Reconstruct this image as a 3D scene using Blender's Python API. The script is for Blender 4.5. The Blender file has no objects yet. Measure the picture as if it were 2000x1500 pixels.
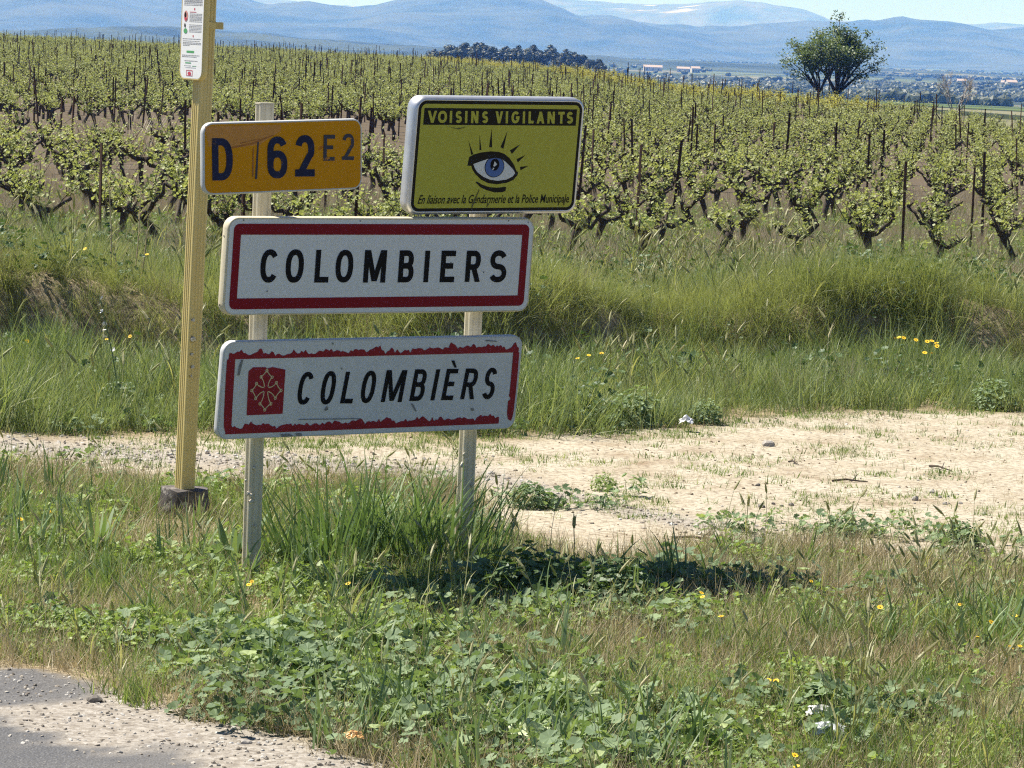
import bpy, bmesh, math, random
import numpy as np
from mathutils import Vector, Matrix, Euler

rng = np.random.default_rng(7)
random.seed(7)
scn = bpy.context.scene
col = scn.collection

# ------------------------------------------------------------------ camera
FPX = 6933.0                       # focal length in photo pixels (2000 wide): a long lens
CAMZ = 2.3
PITCH = math.atan((750 - 88) / FPX)
ROLL = math.atan(0.037)
cam_d = bpy.data.cameras.new('camera')
cam = bpy.data.objects.new('camera', cam_d)
col.objects.link(cam)
cam_d.sensor_fit = 'HORIZONTAL'
cam_d.sensor_width = 36.0
cam_d.lens = FPX / 2000 * 36.0
cam_d.clip_start = 0.2
cam_d.clip_end = 60000
_f = Vector((0, math.cos(PITCH), -math.sin(PITCH)))
_u = Vector((0, math.sin(PITCH), math.cos(PITCH)))
_x = Vector((1, 0, 0))
_r = _x * math.cos(ROLL) + _u * math.sin(ROLL)
_up = -_x * math.sin(ROLL) + _u * math.cos(ROLL)
cam.matrix_world = Matrix(((_r.x, _up.x, -_f.x, 0), (_r.y, _up.y, -_f.y, 0), (_r.z, _up.z, -_f.z, CAMZ), (0, 0, 0, 1)))
scn.camera = cam

# ------------------------------------------------------------------ sky, sun, exposure
SUN_DIR = Vector((-1.0, 0.52, 1.80)).normalized()
world = bpy.data.worlds.new('World')
scn.world = world
world.use_nodes = True
wn = world.node_tree
wn.nodes.clear()
w_out = wn.nodes.new('ShaderNodeOutputWorld')
w_bg = wn.nodes.new('ShaderNodeBackground')
w_sky = wn.nodes.new('ShaderNodeTexSky')
w_sky.sky_type = 'NISHITA'
w_sky.sun_disc = False
w_sky.sun_elevation = math.asin(SUN_DIR.z)
w_sky.sun_rotation = math.atan2(SUN_DIR.x, SUN_DIR.y)
w_sky.altitude = 1500
w_sky.air_density = 0.5
w_sky.dust_density = 0.0
w_sky.ozone_density = 4.0
w_bg.inputs['Strength'].default_value = 0.07
wn.links.new(w_sky.outputs[0], w_bg.inputs['Color'])
wn.links.new(w_bg.outputs[0], w_out.inputs['Surface'])
sun_d = bpy.data.lights.new('sun', 'SUN')
sun_d.energy = 5.0
sun_d.angle = math.radians(0.5)
sun_d.color = (1.0, 0.96, 0.9)
sun = bpy.data.objects.new('sun', sun_d)
col.objects.link(sun)
sun.rotation_euler = SUN_DIR.to_track_quat('Z', 'Y').to_euler()
scn.view_settings.view_transform = 'Standard'
scn.view_settings.look = 'None'
scn.view_settings.gamma = 1.0
scn.view_settings.exposure = 1.02
scn.view_settings.use_curve_mapping = False
scn.cycles.use_denoising = False
scn.cycles.filter_width = 1.2
scn.cycles.max_bounces = 8
scn.cycles.diffuse_bounces = 3
scn.cycles.transmission_bounces = 4
scn.cycles.volume_bounces = 1

# ------------------------------------------------------------------ small helpers
def tag(o, label=None, cat=None, group=None, kind=None):
    if label: o['label'] = label
    if cat: o['category'] = cat
    if group: o['group'] = group
    if kind: o['kind'] = kind
    return o

def link(name, me, parent=None, mat=None):
    o = bpy.data.objects.new(name, me)
    col.objects.link(o)
    if mat is not None and me is not None and not me.materials:
        me.materials.append(mat)
    if parent is not None:
        o.parent = parent
    return o

def empty(name, loc=(0, 0, 0), label=None, cat=None, group=None):
    o = bpy.data.objects.new(name, None)
    col.objects.link(o)
    o.location = loc
    o.empty_display_size = 0.1
    return tag(o, label, cat, group)

def copy_tree(o, parent=None):
    c = o.copy()
    col.objects.link(c)
    if parent is not None:
        c.parent = parent
    for ch in o.children:
        copy_tree(ch, c)
    return c

class MB:
    """collects verts / faces / a per-vertex tone value"""
    def __init__(s):
        s.v = []; s.f = []; s.t = []
    def add(s, vs, fs, tone=0.5):
        b = len(s.v)
        s.v.extend([tuple(p) for p in vs])
        s.f.extend([tuple(i + b for i in f) for f in fs])
        s.t.extend([tone] * len(vs))
    def tube(s, pts, rad, n=6, tone=0.5, cap=True, jit=0.0):
        pts = [Vector(p) for p in pts]
        rings = []
        for i, p in enumerate(pts):
            d = (pts[min(i + 1, len(pts) - 1)] - pts[max(i - 1, 0)])
            d = d.normalized() if d.length > 1e-9 else Vector((0, 0, 1))
            a = d.cross(Vector((0.31, 0.95, 0.05))).normalized()
            b = d.cross(a)
            rr = rad[i] if hasattr(rad, '__len__') else rad
            rings.append([p + (a * math.cos(2 * math.pi * k / n) + b * math.sin(2 * math.pi * k / n)) * rr * (1 + (random.uniform(-jit, jit) if jit else 0)) for k in range(n)])
        vs = [q for r in rings for q in r]
        fs = []
        for i in range(len(pts) - 1):
            for k in range(n):
                fs.append((i * n + k, i * n + (k + 1) % n, (i + 1) * n + (k + 1) % n, (i + 1) * n + k))
        if cap:
            fs.append(tuple(range(n - 1, -1, -1)))
            fs.append(tuple((len(pts) - 1) * n + k for k in range(n)))
        s.add(vs, fs, tone)
    def box(s, c, d, tone=0.5, rot=None):
        c = Vector(c)
        vs = []
        for sx in (-1, 1):
            for sy in (-1, 1):
                for sz in (-1, 1):
                    p = Vector((sx * d[0] / 2, sy * d[1] / 2, sz * d[2] / 2))
                    if rot is not None: p = rot @ p
                    vs.append(c + p)
        s.add(vs, [(0, 1, 3, 2), (4, 6, 7, 5), (0, 4, 5, 1), (2, 3, 7, 6), (0, 2, 6, 4), (1, 5, 7, 3)], tone)
    def mesh(s, name, mat=None, smooth=False):
        me = bpy.data.meshes.new(name)
        me.from_pydata(s.v, [], s.f)
        a = me.attributes.new('tone', 'FLOAT', 'POINT')
        a.data.foreach_set('value', np.array(s.t, dtype=np.float32))
        if mat is not None: me.materials.append(mat)
        if smooth:
            me.polygons.foreach_set('use_smooth', [True] * len(me.polygons))
        me.update()
        return me

_tab = np.random.default_rng(99).random((256, 256))
def vnoise(x, y, s, seed=0):
    x = np.asarray(x, float) / s + seed * 17.3; y = np.asarray(y, float) / s + seed * 7.7
    xi = np.floor(x).astype(int); yi = np.floor(y).astype(int)
    fx = x - xi; fy = y - yi
    fx = fx * fx * (3 - 2 * fx); fy = fy * fy * (3 - 2 * fy)
    g = lambda a, b: _tab[a % 256, b % 256]
    return (g(xi, yi) * (1 - fx) + g(xi + 1, yi) * fx) * (1 - fy) + (g(xi, yi + 1) * (1 - fx) + g(xi + 1, yi + 1) * fx) * fy
def fbm(x, y, s, seed=0):
    return 0.55 * vnoise(x, y, s, seed) + 0.3 * vnoise(x, y, s / 2.1, seed + 3) + 0.15 * vnoise(x, y, s / 4.7, seed + 5)
def sstep(a, b, x):
    t = np.clip((np.asarray(x, float) - a) / (b - a), 0, 1)
    return t * t * (3 - 2 * t)

# ---- view ray helpers: a photo pixel (2000 x 1500) gives a direction; things are then set at their own distance
def ray(px, py):
    return _f + _r * ((px - 1000) / FPX) + _up * ((750 - py) / FPX)
def at_depth(px, py, Y):
    v = ray(px, py)
    return Vector((0, 0, CAMZ)) + v * (Y / v.y)
def on_ground(px, py, h=0.0):
    v = ray(px, py)
    z = 0.0
    for _ in range(6):
        P = Vector((0, 0, CAMZ)) + v * ((z + h - CAMZ) / v.z)
        z = float(tz(P.x, P.y))
    return Vector((P.x, P.y, z))

# ------------------------------------------------------------------ terrain
_TNX = [-2.69, -2.35, -1.99, -1.76, -1.16, -0.79, -0.24, -0.1, 0.27, 0.58, 0.99, 1.61, 1.75, 2.1, 2.46, 4]
_TNY = [18.63, 18.5, 18.39, 18.24, 18.4, 18.5, 18.16, 17.1, 16.1, 16.1, 16.6, 16.6, 16.45, 16.35, 16.3, 16.1]
_TFX = [-6, -2.94, -2.17, -1.61, 0.01, 1.1, 1.29, 2.01, 3.4, 6]
_TFY = [20.6, 20.25, 20.05, 20.35, 20.9, 21.55, 22.0, 23.0, 23.4, 23.8]
def track_near(x): return np.interp(x, _TNX, _TNY)
def track_far(x): return np.interp(x, _TFX, _TFY)
def crest(x, y=0.0): return 26.7 + 0.33 * np.clip(x, -8, 8) + 1.9 * (vnoise(x, x * 0, 1.6, 4) - 0.5) + 0.5 * (vnoise(x, y, 0.5, 16) - 0.5)
ROW_Y0, ROW_K = 35.4, 0.55
ROW_STEP = 2.5 * math.sqrt(1 + ROW_K ** 2)
def field_front(x): return ROW_Y0 + ROW_K * np.clip(x, -14, 14)
def field_edge(x, y):
    a = np.asarray(x, float) / np.maximum(np.asarray(y, float), 1.0)
    return np.interp(a, [-0.3, -0.144, -0.043, 0.0, 0.043, 0.087, 0.144, 0.3], [300, 300, 300, 262, 182, 150, 110, 80])
def road_d(x, y):      # metres past the asphalt edge (negative: on the asphalt)
    return ((np.asarray(y, float) - 11.0) * 0.74 + (np.asarray(x, float) + 0.92) * 0.62) / 0.965 + 0.10 * (vnoise(x, y, 0.5, 2) - 0.5)
def tz(x, y):
    x = np.asarray(x, float); y = np.asarray(y, float)
    near = 1 - sstep(30, 60, y)
    z = near * (0.05 * (fbm(x, y, 0.9, 1) - 0.5) + 0.018 * (vnoise(x, y, 0.16, 2) - 0.5))
    off = sstep(0.0, 0.5, road_d(x, y))
    tr = sstep(-0.15, 0.25, y - track_near(x)) * (1 - sstep(-0.2, 0.3, y - track_far(x)))
    z = z * (0.12 + 0.88 * off) * (1 - 0.55 * tr)
    c = crest(x, y)
    d = y - c
    ditch = -0.34 * sstep(-2.6, -1.4, d) * (1 - sstep(-0.55, -0.2, d))
    bank = (1 - 0.7 * sstep(1.2, 8, d)) * (0.17 + 0.36 * vnoise(x, x * 0, 1.7, 14)) * sstep(-0.7 + 0.4 * vnoise(x, x * 0, 1.1, 15), 0.05, d)
    z = z + ditch + bank
    z = z - 0.05 * sstep(2, 9, d)
    rise = np.clip((y - 70) / 230, 0, 1.3) * np.clip((2 - x) / 45, 0, 1) * 0.75
    z = z + rise + sstep(45, 70, y) * (1 - sstep(300, 500, y)) * 0.35 * (vnoise(x, y, 38, 6) - 0.5)
    e = field_edge(x, y)
    fall = np.maximum(0, y - e - 3) * 0.0115
    far = sstep(200, 700, y)
    zf = z - fall
    floor = -20.0 + 5.0 * (fbm(x, y, 1500, 8) - 0.5) * sstep(1200, 3000, y)
    # the knoll that carries the wood
    floor = floor + 15.5 * np.exp(-((x - 0) / 95.0) ** 2 - ((y - 1230) / 110.0) ** 2)
    return np.where(zf < floor, floor, zf)

def axis(spec):
    out = [spec[0][0]]
    for a, b, s in spec:
        n = max(1, int(round((b - a) / s)))
        out.extend(list(np.linspace(a, b, n + 1)[1:]))
    return np.array(out)
XS = axis([(-9000, -3000, 1000), (-3000, -500, 250), (-500, -50, 30), (-50, -9, 1.7), (-9, -3.7, 0.25), (-3.7, 3.7, 0.07), (3.7, 9, 0.25), (9, 50, 1.7), (50, 500, 30), (500, 3000, 250), (3000, 9000, 1000)])
YS = axis([(-60, 9, 3), (9, 24, 0.07), (24, 40, 0.15), (40, 130, 1), (130, 400, 5), (400, 3000, 50), (3000, 27000, 600)])
GX, GY = np.meshgrid(XS, YS)
GZ = tz(GX, GY)

def nodes_of(name):
    m = bpy.data.materials.new(name)
    m.use_nodes = True
    nt = m.node_tree
    nt.nodes.clear()
    out = nt.nodes.new('ShaderNodeOutputMaterial')
    return m, nt, out
class NT:
    def __init__(s, nt): s.nt = nt
    def n(s, typ, **kw):
        nd = s.nt.nodes.new(typ)
        for k, v in kw.items():
            if k.startswith('i_'):
                key = k[2:]
                nd.inputs[int(key) if key.isdigit() else key.replace('_', ' ')].default_value = v
            else: setattr(nd, k, v)
        return nd
    def l(s, a, b): s.nt.links.new(a, b)
    def noise(s, scale, detail=3, rough=0.55, vec=None, dim='3D'):
        nd = s.n('ShaderNodeTexNoise', i_Scale=scale, i_Detail=detail, i_Roughness=rough)
        if vec is not None: s.l(vec, nd.inputs['Vector'])
        return nd.outputs['Fac']
    def ramp(s, fac, stops, interp='LINEAR'):
        r = s.n('ShaderNodeValToRGB')
        r.color_ramp.interpolation = interp
        els = r.color_ramp.elements
        while len(els) < len(stops): els.new(0.5)
        for e, (p, c) in zip(els, stops):
            e.position = p
            e.color = (*c, 1) if hasattr(c, '__len__') else (c, c, c, 1)
        s.l(fac, r.inputs[0])
        return r.outputs[0]
    def mix(s, fac, a, b, mode='MIX'):
        m = s.n('ShaderNodeMix', data_type='RGBA', blend_type=mode)
        for sock, v in ((m.inputs[0], fac), (m.inputs[6], a), (m.inputs[7], b)):
            if hasattr(v, 'is_output'): s.l(v, sock)
            elif hasattr(v, '__len__'): sock.default_value = (*v, 1)
            else: sock.default_value = v
        return m.outputs[2]
    def math(s, op, a, b=0.0):
        m = s.n('ShaderNodeMath', operation=op)
        for sock, v in ((m.inputs[0], a), (m.inputs[1], b)):
            if hasattr(v, 'is_output'): s.l(v, sock)
            else: sock.default_value = v
        return m.outputs[0]
    def attr(s, name):
        return s.n('ShaderNodeAttribute', attribute_name=name).outputs['Fac']
    def pos(s):
        return s.n('ShaderNodeNewGeometry').outputs['Position']
    def bump(s, h, strength=0.4, dist=0.01):
        b = s.n('ShaderNodeBump', i_Strength=strength, i_Distance=dist)
        s.l(h, b.inputs['Height'])
        return b.outputs[0]
    def bsdf(s, out, color, rough=0.9, spec=0.2, normal=None, metal=0.0):
        p = s.n('ShaderNodeBsdfPrincipled', i_Roughness=rough, i_Metallic=metal)
        p.inputs['Specular IOR Level'].default_value = spec
        if hasattr(color, 'is_output'): s.l(color, p.inputs['Base Color'])
        else: p.inputs['Base Color'].default_value = (*color, 1)
        if normal is not None: s.l(normal, p.inputs['Normal'])
        if out is not None: s.l(p.outputs[0], out.inputs['Surface'])
        return p

def flat_mat(name, c, rough=0.5, spec=0.4, var=0.12, scale=9.0, metal=0.0, bump=0.0, spots=None):
    m, nt, out = nodes_of(name)
    N = NT(nt)
    tc = N.n('ShaderNodeTexCoord').outputs['Object']
    f = N.noise(scale, 5, 0.6, tc)
    c2 = tuple(x * (1 - var) for x in c); c3 = tuple(min(1, x * (1 + var * 0.7)) for x in c)
    cc = N.ramp(f, [(0.3, c2), (0.7, c3)])
    if spots:
        sp = N.noise(spots[0], 6, 0.65, tc)
        cc = N.mix(N.ramp(sp, [(spots[1], 0.0), (spots[1] + 0.04, 1.0)]), cc, spots[2])
    nrm = N.bump(N.noise(scale * 12, 3, 0.6, tc), bump, 0.003) if bump else None
    N.bsdf(out, cc, rough, spec, nrm, metal)
    return m

# ---- earth
def earth_material():
    m, nt, out = nodes_of('earth')
    N = NT(nt)
    p = N.pos()
    n1 = N.noise(2.2, 5, 0.6, p); n2 = N.noise(28, 5, 0.65, p); n3 = N.noise(140, 3, 0.6, p); n0 = N.noise(0.35, 4, 0.55, p)
    litter = N.ramp(n2, [(0.3, (0.12, 0.09, 0.055)), (0.5, (0.26, 0.205, 0.125)), (0.68, (0.42, 0.345, 0.22))])
    sand = N.ramp(n1, [(0.28, (0.27, 0.20, 0.13)), (0.40, (0.38, 0.325, 0.235)), (0.6, (0.455, 0.41, 0.315)), (0.75, (0.41, 0.365, 0.275))])
    sand = N.mix(N.ramp(n2, [(0.40, 0.75), (0.52, 0.0)]), sand, (0.17, 0.125, 0.08))
    sand = N.mix(N.ramp(n3, [(0.55, 0.0), (0.72, 0.5)]), sand, (0.50, 0.45, 0.36))
    v = N.n('ShaderNodeTexVoronoi', i_Scale=60.0); N.l(p, v.inputs['Vector'])
    sepv = N.n('ShaderNodeSeparateColor'); N.l(v.outputs['Color'], sepv.inputs[0])
    peb = N.ramp(sepv.outputs[0], [(0.0, (0.13, 0.115, 0.10)), (0.5, (0.27, 0.25, 0.22)), (1.0, (0.42, 0.40, 0.37))])
    peb = N.mix(0.55, peb, N.ramp(n2, [(0.35, (0.21, 0.175, 0.135)), (0.65, (0.40, 0.355, 0.29))]))
    asph = N.ramp(n3, [(0.35, (0.06, 0.06, 0.062)), (0.55, (0.115, 0.115, 0.118)), (0.7, (0.22, 0.218, 0.212))])
    asph = N.mix(N.ramp(n1, [(0.4, 0.0), (0.75, 0.4)]), asph, (0.20, 0.185, 0.165))
    field = N.ramp(n2, [(0.3, (0.06, 0.046, 0.031)), (0.55, (0.115, 0.088, 0.058)), (0.75, (0.19, 0.155, 0.095))])
    c = N.mix(N.attr('sand'), litter, sand)
    c = N.mix(N.attr('field'), c, field)
    c = N.mix(N.attr('gravel'), c, peb)
    c = N.mix(N.attr('asph'), c, asph)
    h = N.math('ADD', N.math('MULTIPLY', n2, 1.0), N.math('MULTIPLY', n3, 0.4))
    N.bsdf(out, c, 0.95, 0.15, N.bump(h, 0.75, 0.012))
    return m
def plain_material():
    m, nt, out = nodes_of('farmland')
    N = NT(nt)
    p = N.pos()
    mp = N.n('ShaderNodeMapping'); mp.inputs['Scale'].default_value = (0.0042, 0.0016, 0.001); mp.inputs['Rotation'].default_value = (0, 0, 0.3)
    N.l(p, mp.inputs['Vector'])
    v = N.n('ShaderNodeTexVoronoi', i_Scale=1.0); N.l(mp.outputs[0], v.inputs['Vector'])
    sep = N.n('ShaderNodeSeparateColor'); N.l(v.outputs['Color'], sep.inputs[0])
    c = N.ramp(sep.outputs[0], [(0.0, (0.05, 0.065, 0.03)), (0.3, (0.10, 0.14, 0.05)), (0.5, (0.13, 0.155, 0.075)), (0.7, (0.19, 0.18, 0.11)), (0.85, (0.07, 0.10, 0.035)), (1.0, (0.22, 0.21, 0.13))], 'CONSTANT')
    w = N.noise(0.006, 5, 0.65, p)
    c = N.mix(N.ramp(w, [(0.5, 0.0), (0.56, 1.0)]), c, (0.032, 0.042, 0.022))
    N.bsdf(out, c, 0.95, 0.1)
    return m
M_EARTH = earth_material()
M_PLAIN = plain_material()

rd = road_d(GX, GY)
A_asph = 1 - sstep(-0.12, 0.06, rd + 0.30 * (vnoise(GX, GY, 0.22, 3) - 0.5) + 0.22 * (vnoise(GX, GY, 0.09, 23) - 0.5))
# the second tongue of old asphalt at the left
ap = np.hypot((GX + 1.95) / 0.62, (GY - 12.25) / 0.42) + 0.3 * (vnoise(GX, GY, 0.2, 9) - 0.5)
A_asph = np.maximum(A_asph, 0.9 * (1 - sstep(0.8, 1.0, ap)))
A_gravel = (1 - sstep(0.55, 0.85, rd + 0.3 * (vnoise(GX, GY, 0.4, 5) - 0.5)))
gx_mid = np.interp(GX, [-3, -1.64, -0.79, -0.12, 0.6, 1.5], [19.5, 19.15, 19.0, 18.9, 17.6, 16.6])
A_sand = sstep(-0.25, 0.2, GY - track_near(GX) + 0.5 * (vnoise(GX, GY, 0.5, 7) - 0.5)) * (1 - sstep(-0.35, 0.15, GY - track_far(GX) + 0.7 * (vnoise(GX, GY, 0.6, 8) - 0.5)))
A_grav2 = np.exp(-((GY - gx_mid) / np.interp(GX, [-3, 0, 1.5], [0.45, 0.35, 0.15])) ** 2) * (1 - sstep(0.8, 1.8, GX)) * 0.9
A_gravel = np.maximum(A_gravel, A_grav2 * A_sand)
A_field = sstep(-2.5, -0.5, GY - field_front(GX))

def grid_part(name, fmask, mat, attrs=True):
    ny, nx = GX.shape
    idx = np.arange(ny * nx).reshape(ny, nx)
    q = np.stack([idx[:-1, :-1], idx[:-1, 1:], idx[1:, 1:], idx[1:, :-1]], -1)[fmask]
    used, inv = np.unique(q.ravel(), return_inverse=True)
    me = bpy.data.meshes.new(name)
    V = np.stack([GX.ravel()[used], GY.ravel()[used], GZ.ravel()[used]], -1)
    nf = len(q)
    me.vertices.add(len(V)); me.vertices.foreach_set('co', V.ravel().astype(np.float32))
    me.loops.add(nf * 4); me.loops.foreach_set('vertex_index', inv.astype(np.int32))
    me.polygons.add(nf)
    me.polygons.foreach_set('loop_start', np.arange(0, nf * 4, 4, dtype=np.int32))
    me.polygons.foreach_set('use_smooth', np.ones(nf, bool))
    me.update(calc_edges=True)
    if attrs:
        for k, A in (('sand', A_sand), ('gravel', A_gravel), ('asph', A_asph), ('field', A_field)):
            a = me.attributes.new(k, 'FLOAT', 'POINT')
            a.data.foreach_set('value', A.ravel()[used].astype(np.float32))
    o = link(name, me, None, mat)
    tag(o, kind='structure')
    return o
cf = lambda A: (A[:-1, :-1] + A[1:, 1:]) / 2
FY = cf(GY); FX = cf(GX)
far_m = FY > field_edge(FX, FY) + 40
far_m |= (np.abs(FX) > 60)
road_m = ~far_m & (cf(A_asph) > 0.5) & (FY < 14)
shoulder_m = ~far_m & ~road_m & (FY < 14) & (cf(rd) < 0.62)
track_m = ~far_m & (cf(A_sand) > 0.5)
field_m = ~far_m & (FY > field_front(FX) - 1.5)
verge_m = ~(far_m | road_m | shoulder_m | track_m | field_m) & (FY < 19.5)
bank_m = ~(far_m | road_m | shoulder_m | track_m | field_m | verge_m)
for nm, mk in (('road', road_m), ('gravel_shoulder', shoulder_m), ('verge_ground', verge_m), ('dirt_track', track_m), ('bank_ground', bank_m), ('vineyard_ground', field_m)):
    grid_part(nm, mk, M_EARTH)
grid_part('plain', far_m, M_PLAIN, False)

# ------------------------------------------------------------------ hills and mountains
def hill_material(name, c1, c2, c3, rocks=0.68):
    m, nt, out = nodes_of(name)
    N = NT(nt)
    p = N.pos()
    f = N.noise(0.0035, 7, 0.72, p)
    c = N.ramp(f, [(0.38, c1), (0.6, c2)])
    g = N.noise(0.0011, 4, 0.6, p)
    c = N.mix(N.ramp(g, [(rocks, 0.0), (rocks + 0.03, 1.0)]), c, c3)
    N.bsdf(out, c, 0.95, 0.1)
    return m
def mountain(name, prof, y_front, y_ridge, y_back, mat, spur, seed, z0=-24):
    xs_px = np.arange(-500, 2501, 8)
    py = np.interp(xs_px, [a for a, b in prof], [b for a, b in prof])
    py = py + (vnoise(xs_px, xs_px * 0, 60, seed) - 0.5) * 5 + (vnoise(xs_px, xs_px * 0, 21, seed + 1) - 0.5) * 2.6 + (vnoise(xs_px, xs_px * 0, 9, seed + 4) - 0.5) * 1.2
    rid = np.array([at_depth(a, b, y_ridge) for a, b in zip(xs_px, py)])
    nv = 44
    V = []
    for j in range(nv):
        t = j / (nv - 1)
        y = y_front + (y_back - y_front) * t
        tr = (y_ridge - y_front) / (y_back - y_front)
        s = t / tr if t <= tr else 1 - (t - tr) / (1 - tr)
        s = max(0.0, s)
        X = rid[:, 0]
        sp = vnoise(X, y, spur, seed + 2) - 0.5 + 0.5 * (vnoise(X, y, spur / 2.3, seed + 3) - 0.5)
        h = (rid[:, 2] - z0)
        prof_s = s ** 0.9
        z = z0 + h * np.clip(prof_s + 1.6 * sp * s * (1 - s) * 2, 0, 1 - 0.03 * (1 - s))
        V.append(np.stack([X, np.full_like(X, y), z], -1))
    V = np.array(V)
    n = len(xs_px)
    idx = np.arange(nv * n).reshape(nv, n)
    q = np.stack([idx[:-1, :-1], idx[:-1, 1:], idx[1:, 1:], idx[1:, :-1]], -1).reshape(-1, 4)
    me = bpy.data.meshes.new(name)
    me.from_pydata([tuple(p) for p in V.reshape(-1, 3)], [], [tuple(int(i) for i in f) for f in q])
    me.polygons.foreach_set('use_smooth', [True] * len(me.polygons))
    o = link(name, me, None, mat)
    return tag(o, kind='structure')
M_HILL = hill_material('forested_hills', (0.016, 0.026, 0.012), (0.075, 0.09, 0.045), (0.2, 0.19, 0.11), 0.62)
M_MTN = hill_material('mountain_scrub', (0.025, 0.036, 0.026), (0.085, 0.095, 0.07), (0.50, 0.47, 0.42), 0.70)
M_MTN2 = hill_material('mountain_rock', (0.05, 0.06, 0.05), (0.16, 0.16, 0.15), (0.55, 0.53, 0.5), 0.58)
mountain('hills', [(-500, 75), (0, 64), (110, 61), (200, 53), (300, 52), (340, 51), (440, 65), (480, 63), (600, 76), (700, 83), (820, 90), (1000, 103), (2500, 170)], 4600, 5500, 6600, M_HILL, 260, 21)
mountain('mountains', [(-500, -70), (0, -55), (300, -40), (470, -8), (560, 14), (640, 10), (720, 16), (760, 10), (790, 1), (850, -3), (960, -2), (1055, 5), (1090, 14), (1125, 30), (1150, 31), (1190, 29), (1230, 43), (1290, 46), (1330, 55), (1390, 56), (1430, 50), (1480, 45), (1530, 43), (1600, 48), (1650, 42), (1690, 33), (1720, 39), (1800, 46), (1850, 58), (1900, 60), (1960, 54), (2000, 52), (2500, 60)], 9300, 13000, 15500, M_MTN, 900, 31)
mountain('mountains', [(-500, -40), (400, -15), (540, -2), (600, 4), (700, 12), (800, 8), (960, 0), (1090, -2), (1170, 2), (1250, 8), (1340, 7), (1390, 4), (1420, 3), (1470, 8), (1530, 20), (1560, 28), (1590, 36), (1680, 44), (1760, 50), (1840, 47), (1900, 44), (1960, 45), (2000, 48), (2500, 60)], 16500, 20500, 24000, M_MTN2, 1300, 41)

# ------------------------------------------------------------------ haze: real air over the whole scene
def haze_box():
    mb = MB()
    mb.box((0, 12900, 210), (17980 + 60, 26000 + 2300, 474))
    me = mb.mesh('haze')
    m, nt, out = nodes_of('haze')
    N = NT(nt)
    pv = N.n('ShaderNodeVolumePrincipled')
    pv.inputs['Color'].default_value = (0.145, 0.36, 1.0, 1)
    pv.inputs['Absorption Color'].default_value = (1, 1, 1, 1)
    pv.inputs['Density'].default_value = HAZE_DENSITY
    for k in ('Density Attribute', 'Color Attribute', 'Temperature Attribute'):
        pv.inputs[k].default_value = ''
    N.l(pv.outputs[0], out.inputs['Volume'])
    o = link('haze', me, None, m)
    return tag(o, 'thin blue summer haze over the plain and mountains', 'haze', kind='stuff')
HAZE_DENSITY = 1.2e-4
haze_box()
# ------------------------------------------------------------------ plant materials
def leaf_mat(name, stops, trans=0.35, tcol=(1.15, 1.2, 0.55), rough=0.5, patch=1.1, patch_amt=0.45, spec=0.3):
    m, nt, out = nodes_of(name)
    N = NT(nt)
    rnd = N.n('ShaderNodeObjectInfo').outputs['Random']
    f = N.math('ADD', N.math('MULTIPLY', N.attr('tone'), 0.55), N.math('MULTIPLY', rnd, 0.25))
    pn = N.noise(patch, 4, 0.6, N.pos())
    f = N.math('ADD', f, N.math('MULTIPLY', N.math('SUBTRACT', pn, 0.38), patch_amt * 1.6))
    c = N.ramp(f, stops)
    p = N.bsdf(None, c, rough, spec)
    t = N.n('ShaderNodeBsdfTranslucent')
    N.l(N.mix(1.0, c, tcol, 'MULTIPLY'), t.inputs['Color'])
    mx = N.n('ShaderNodeMixShader'); mx.inputs[0].default_value = trans
    N.l(p.outputs[0], mx.inputs[1]); N.l(t.outputs[0], mx.inputs[2])
    N.l(mx.outputs[0], out.inputs['Surface'])
    return m
G_DARK, G_MID, G_LIT, G_YEL, STRAW = (0.075, 0.125, 0.035), (0.155, 0.225, 0.068), (0.25, 0.325, 0.11), (0.36, 0.40, 0.15), (0.50, 0.44, 0.27)
M_GRASS = leaf_mat('grass_blades', [(0.05, G_DARK), (0.35, G_MID), (0.6, G_LIT), (0.8, G_YEL), (1.0, STRAW)], 0.35)
M_TALL = leaf_mat('tall_grass_blades', [(0.05, (0.08, 0.125, 0.045)), (0.35, (0.18, 0.235, 0.10)), (0.65, (0.305, 0.345, 0.165)), (1.0, (0.46, 0.45, 0.24))], 0.35, patch=0.7)
M_FINE = leaf_mat('fine_bank_grass', [(0.05, (0.11, 0.14, 0.05)), (0.4, (0.24, 0.265, 0.115)), (0.75, (0.36, 0.375, 0.18)), (1.0, (0.50, 0.46, 0.27))], 0.38, patch=0.6)
M_STRAW = leaf_mat('dry_straw', [(0.0, (0.26, 0.215, 0.125)), (0.45, (0.43, 0.365, 0.225)), (1.0, (0.60, 0.53, 0.36))], 0.25, (1.05, 1.0, 0.8))
M_PINK = leaf_mat('dry_field_grass', [(0.0, (0.22, 0.18, 0.12)), (0.5, (0.38, 0.325, 0.225)), (1.0, (0.54, 0.475, 0.35))], 0.25, (1.05, 1.0, 0.8))
M_MALLOW = leaf_mat('mallow_leaves', [(0.0, (0.10, 0.155, 0.075)), (0.4, (0.18, 0.25, 0.13)), (0.75, (0.28, 0.36, 0.19)), (1.0, (0.42, 0.48, 0.20))], 0.3, patch=2.0, rough=0.6, spec=0.2)
M_CLOVER = leaf_mat('clover_leaves', [(0.0, (0.11, 0.175, 0.055)), (0.45, (0.24, 0.325, 0.10)), (1.0, (0.42, 0.49, 0.16))], 0.35, patch=1.6)
M_STRAP = leaf_mat('strap_leaves', [(0.0, (0.08, 0.14, 0.05)), (0.5, (0.175, 0.25, 0.105)), (1.0, (0.31, 0.37, 0.19))], 0.3, rough=0.5, spec=0.3)
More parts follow.
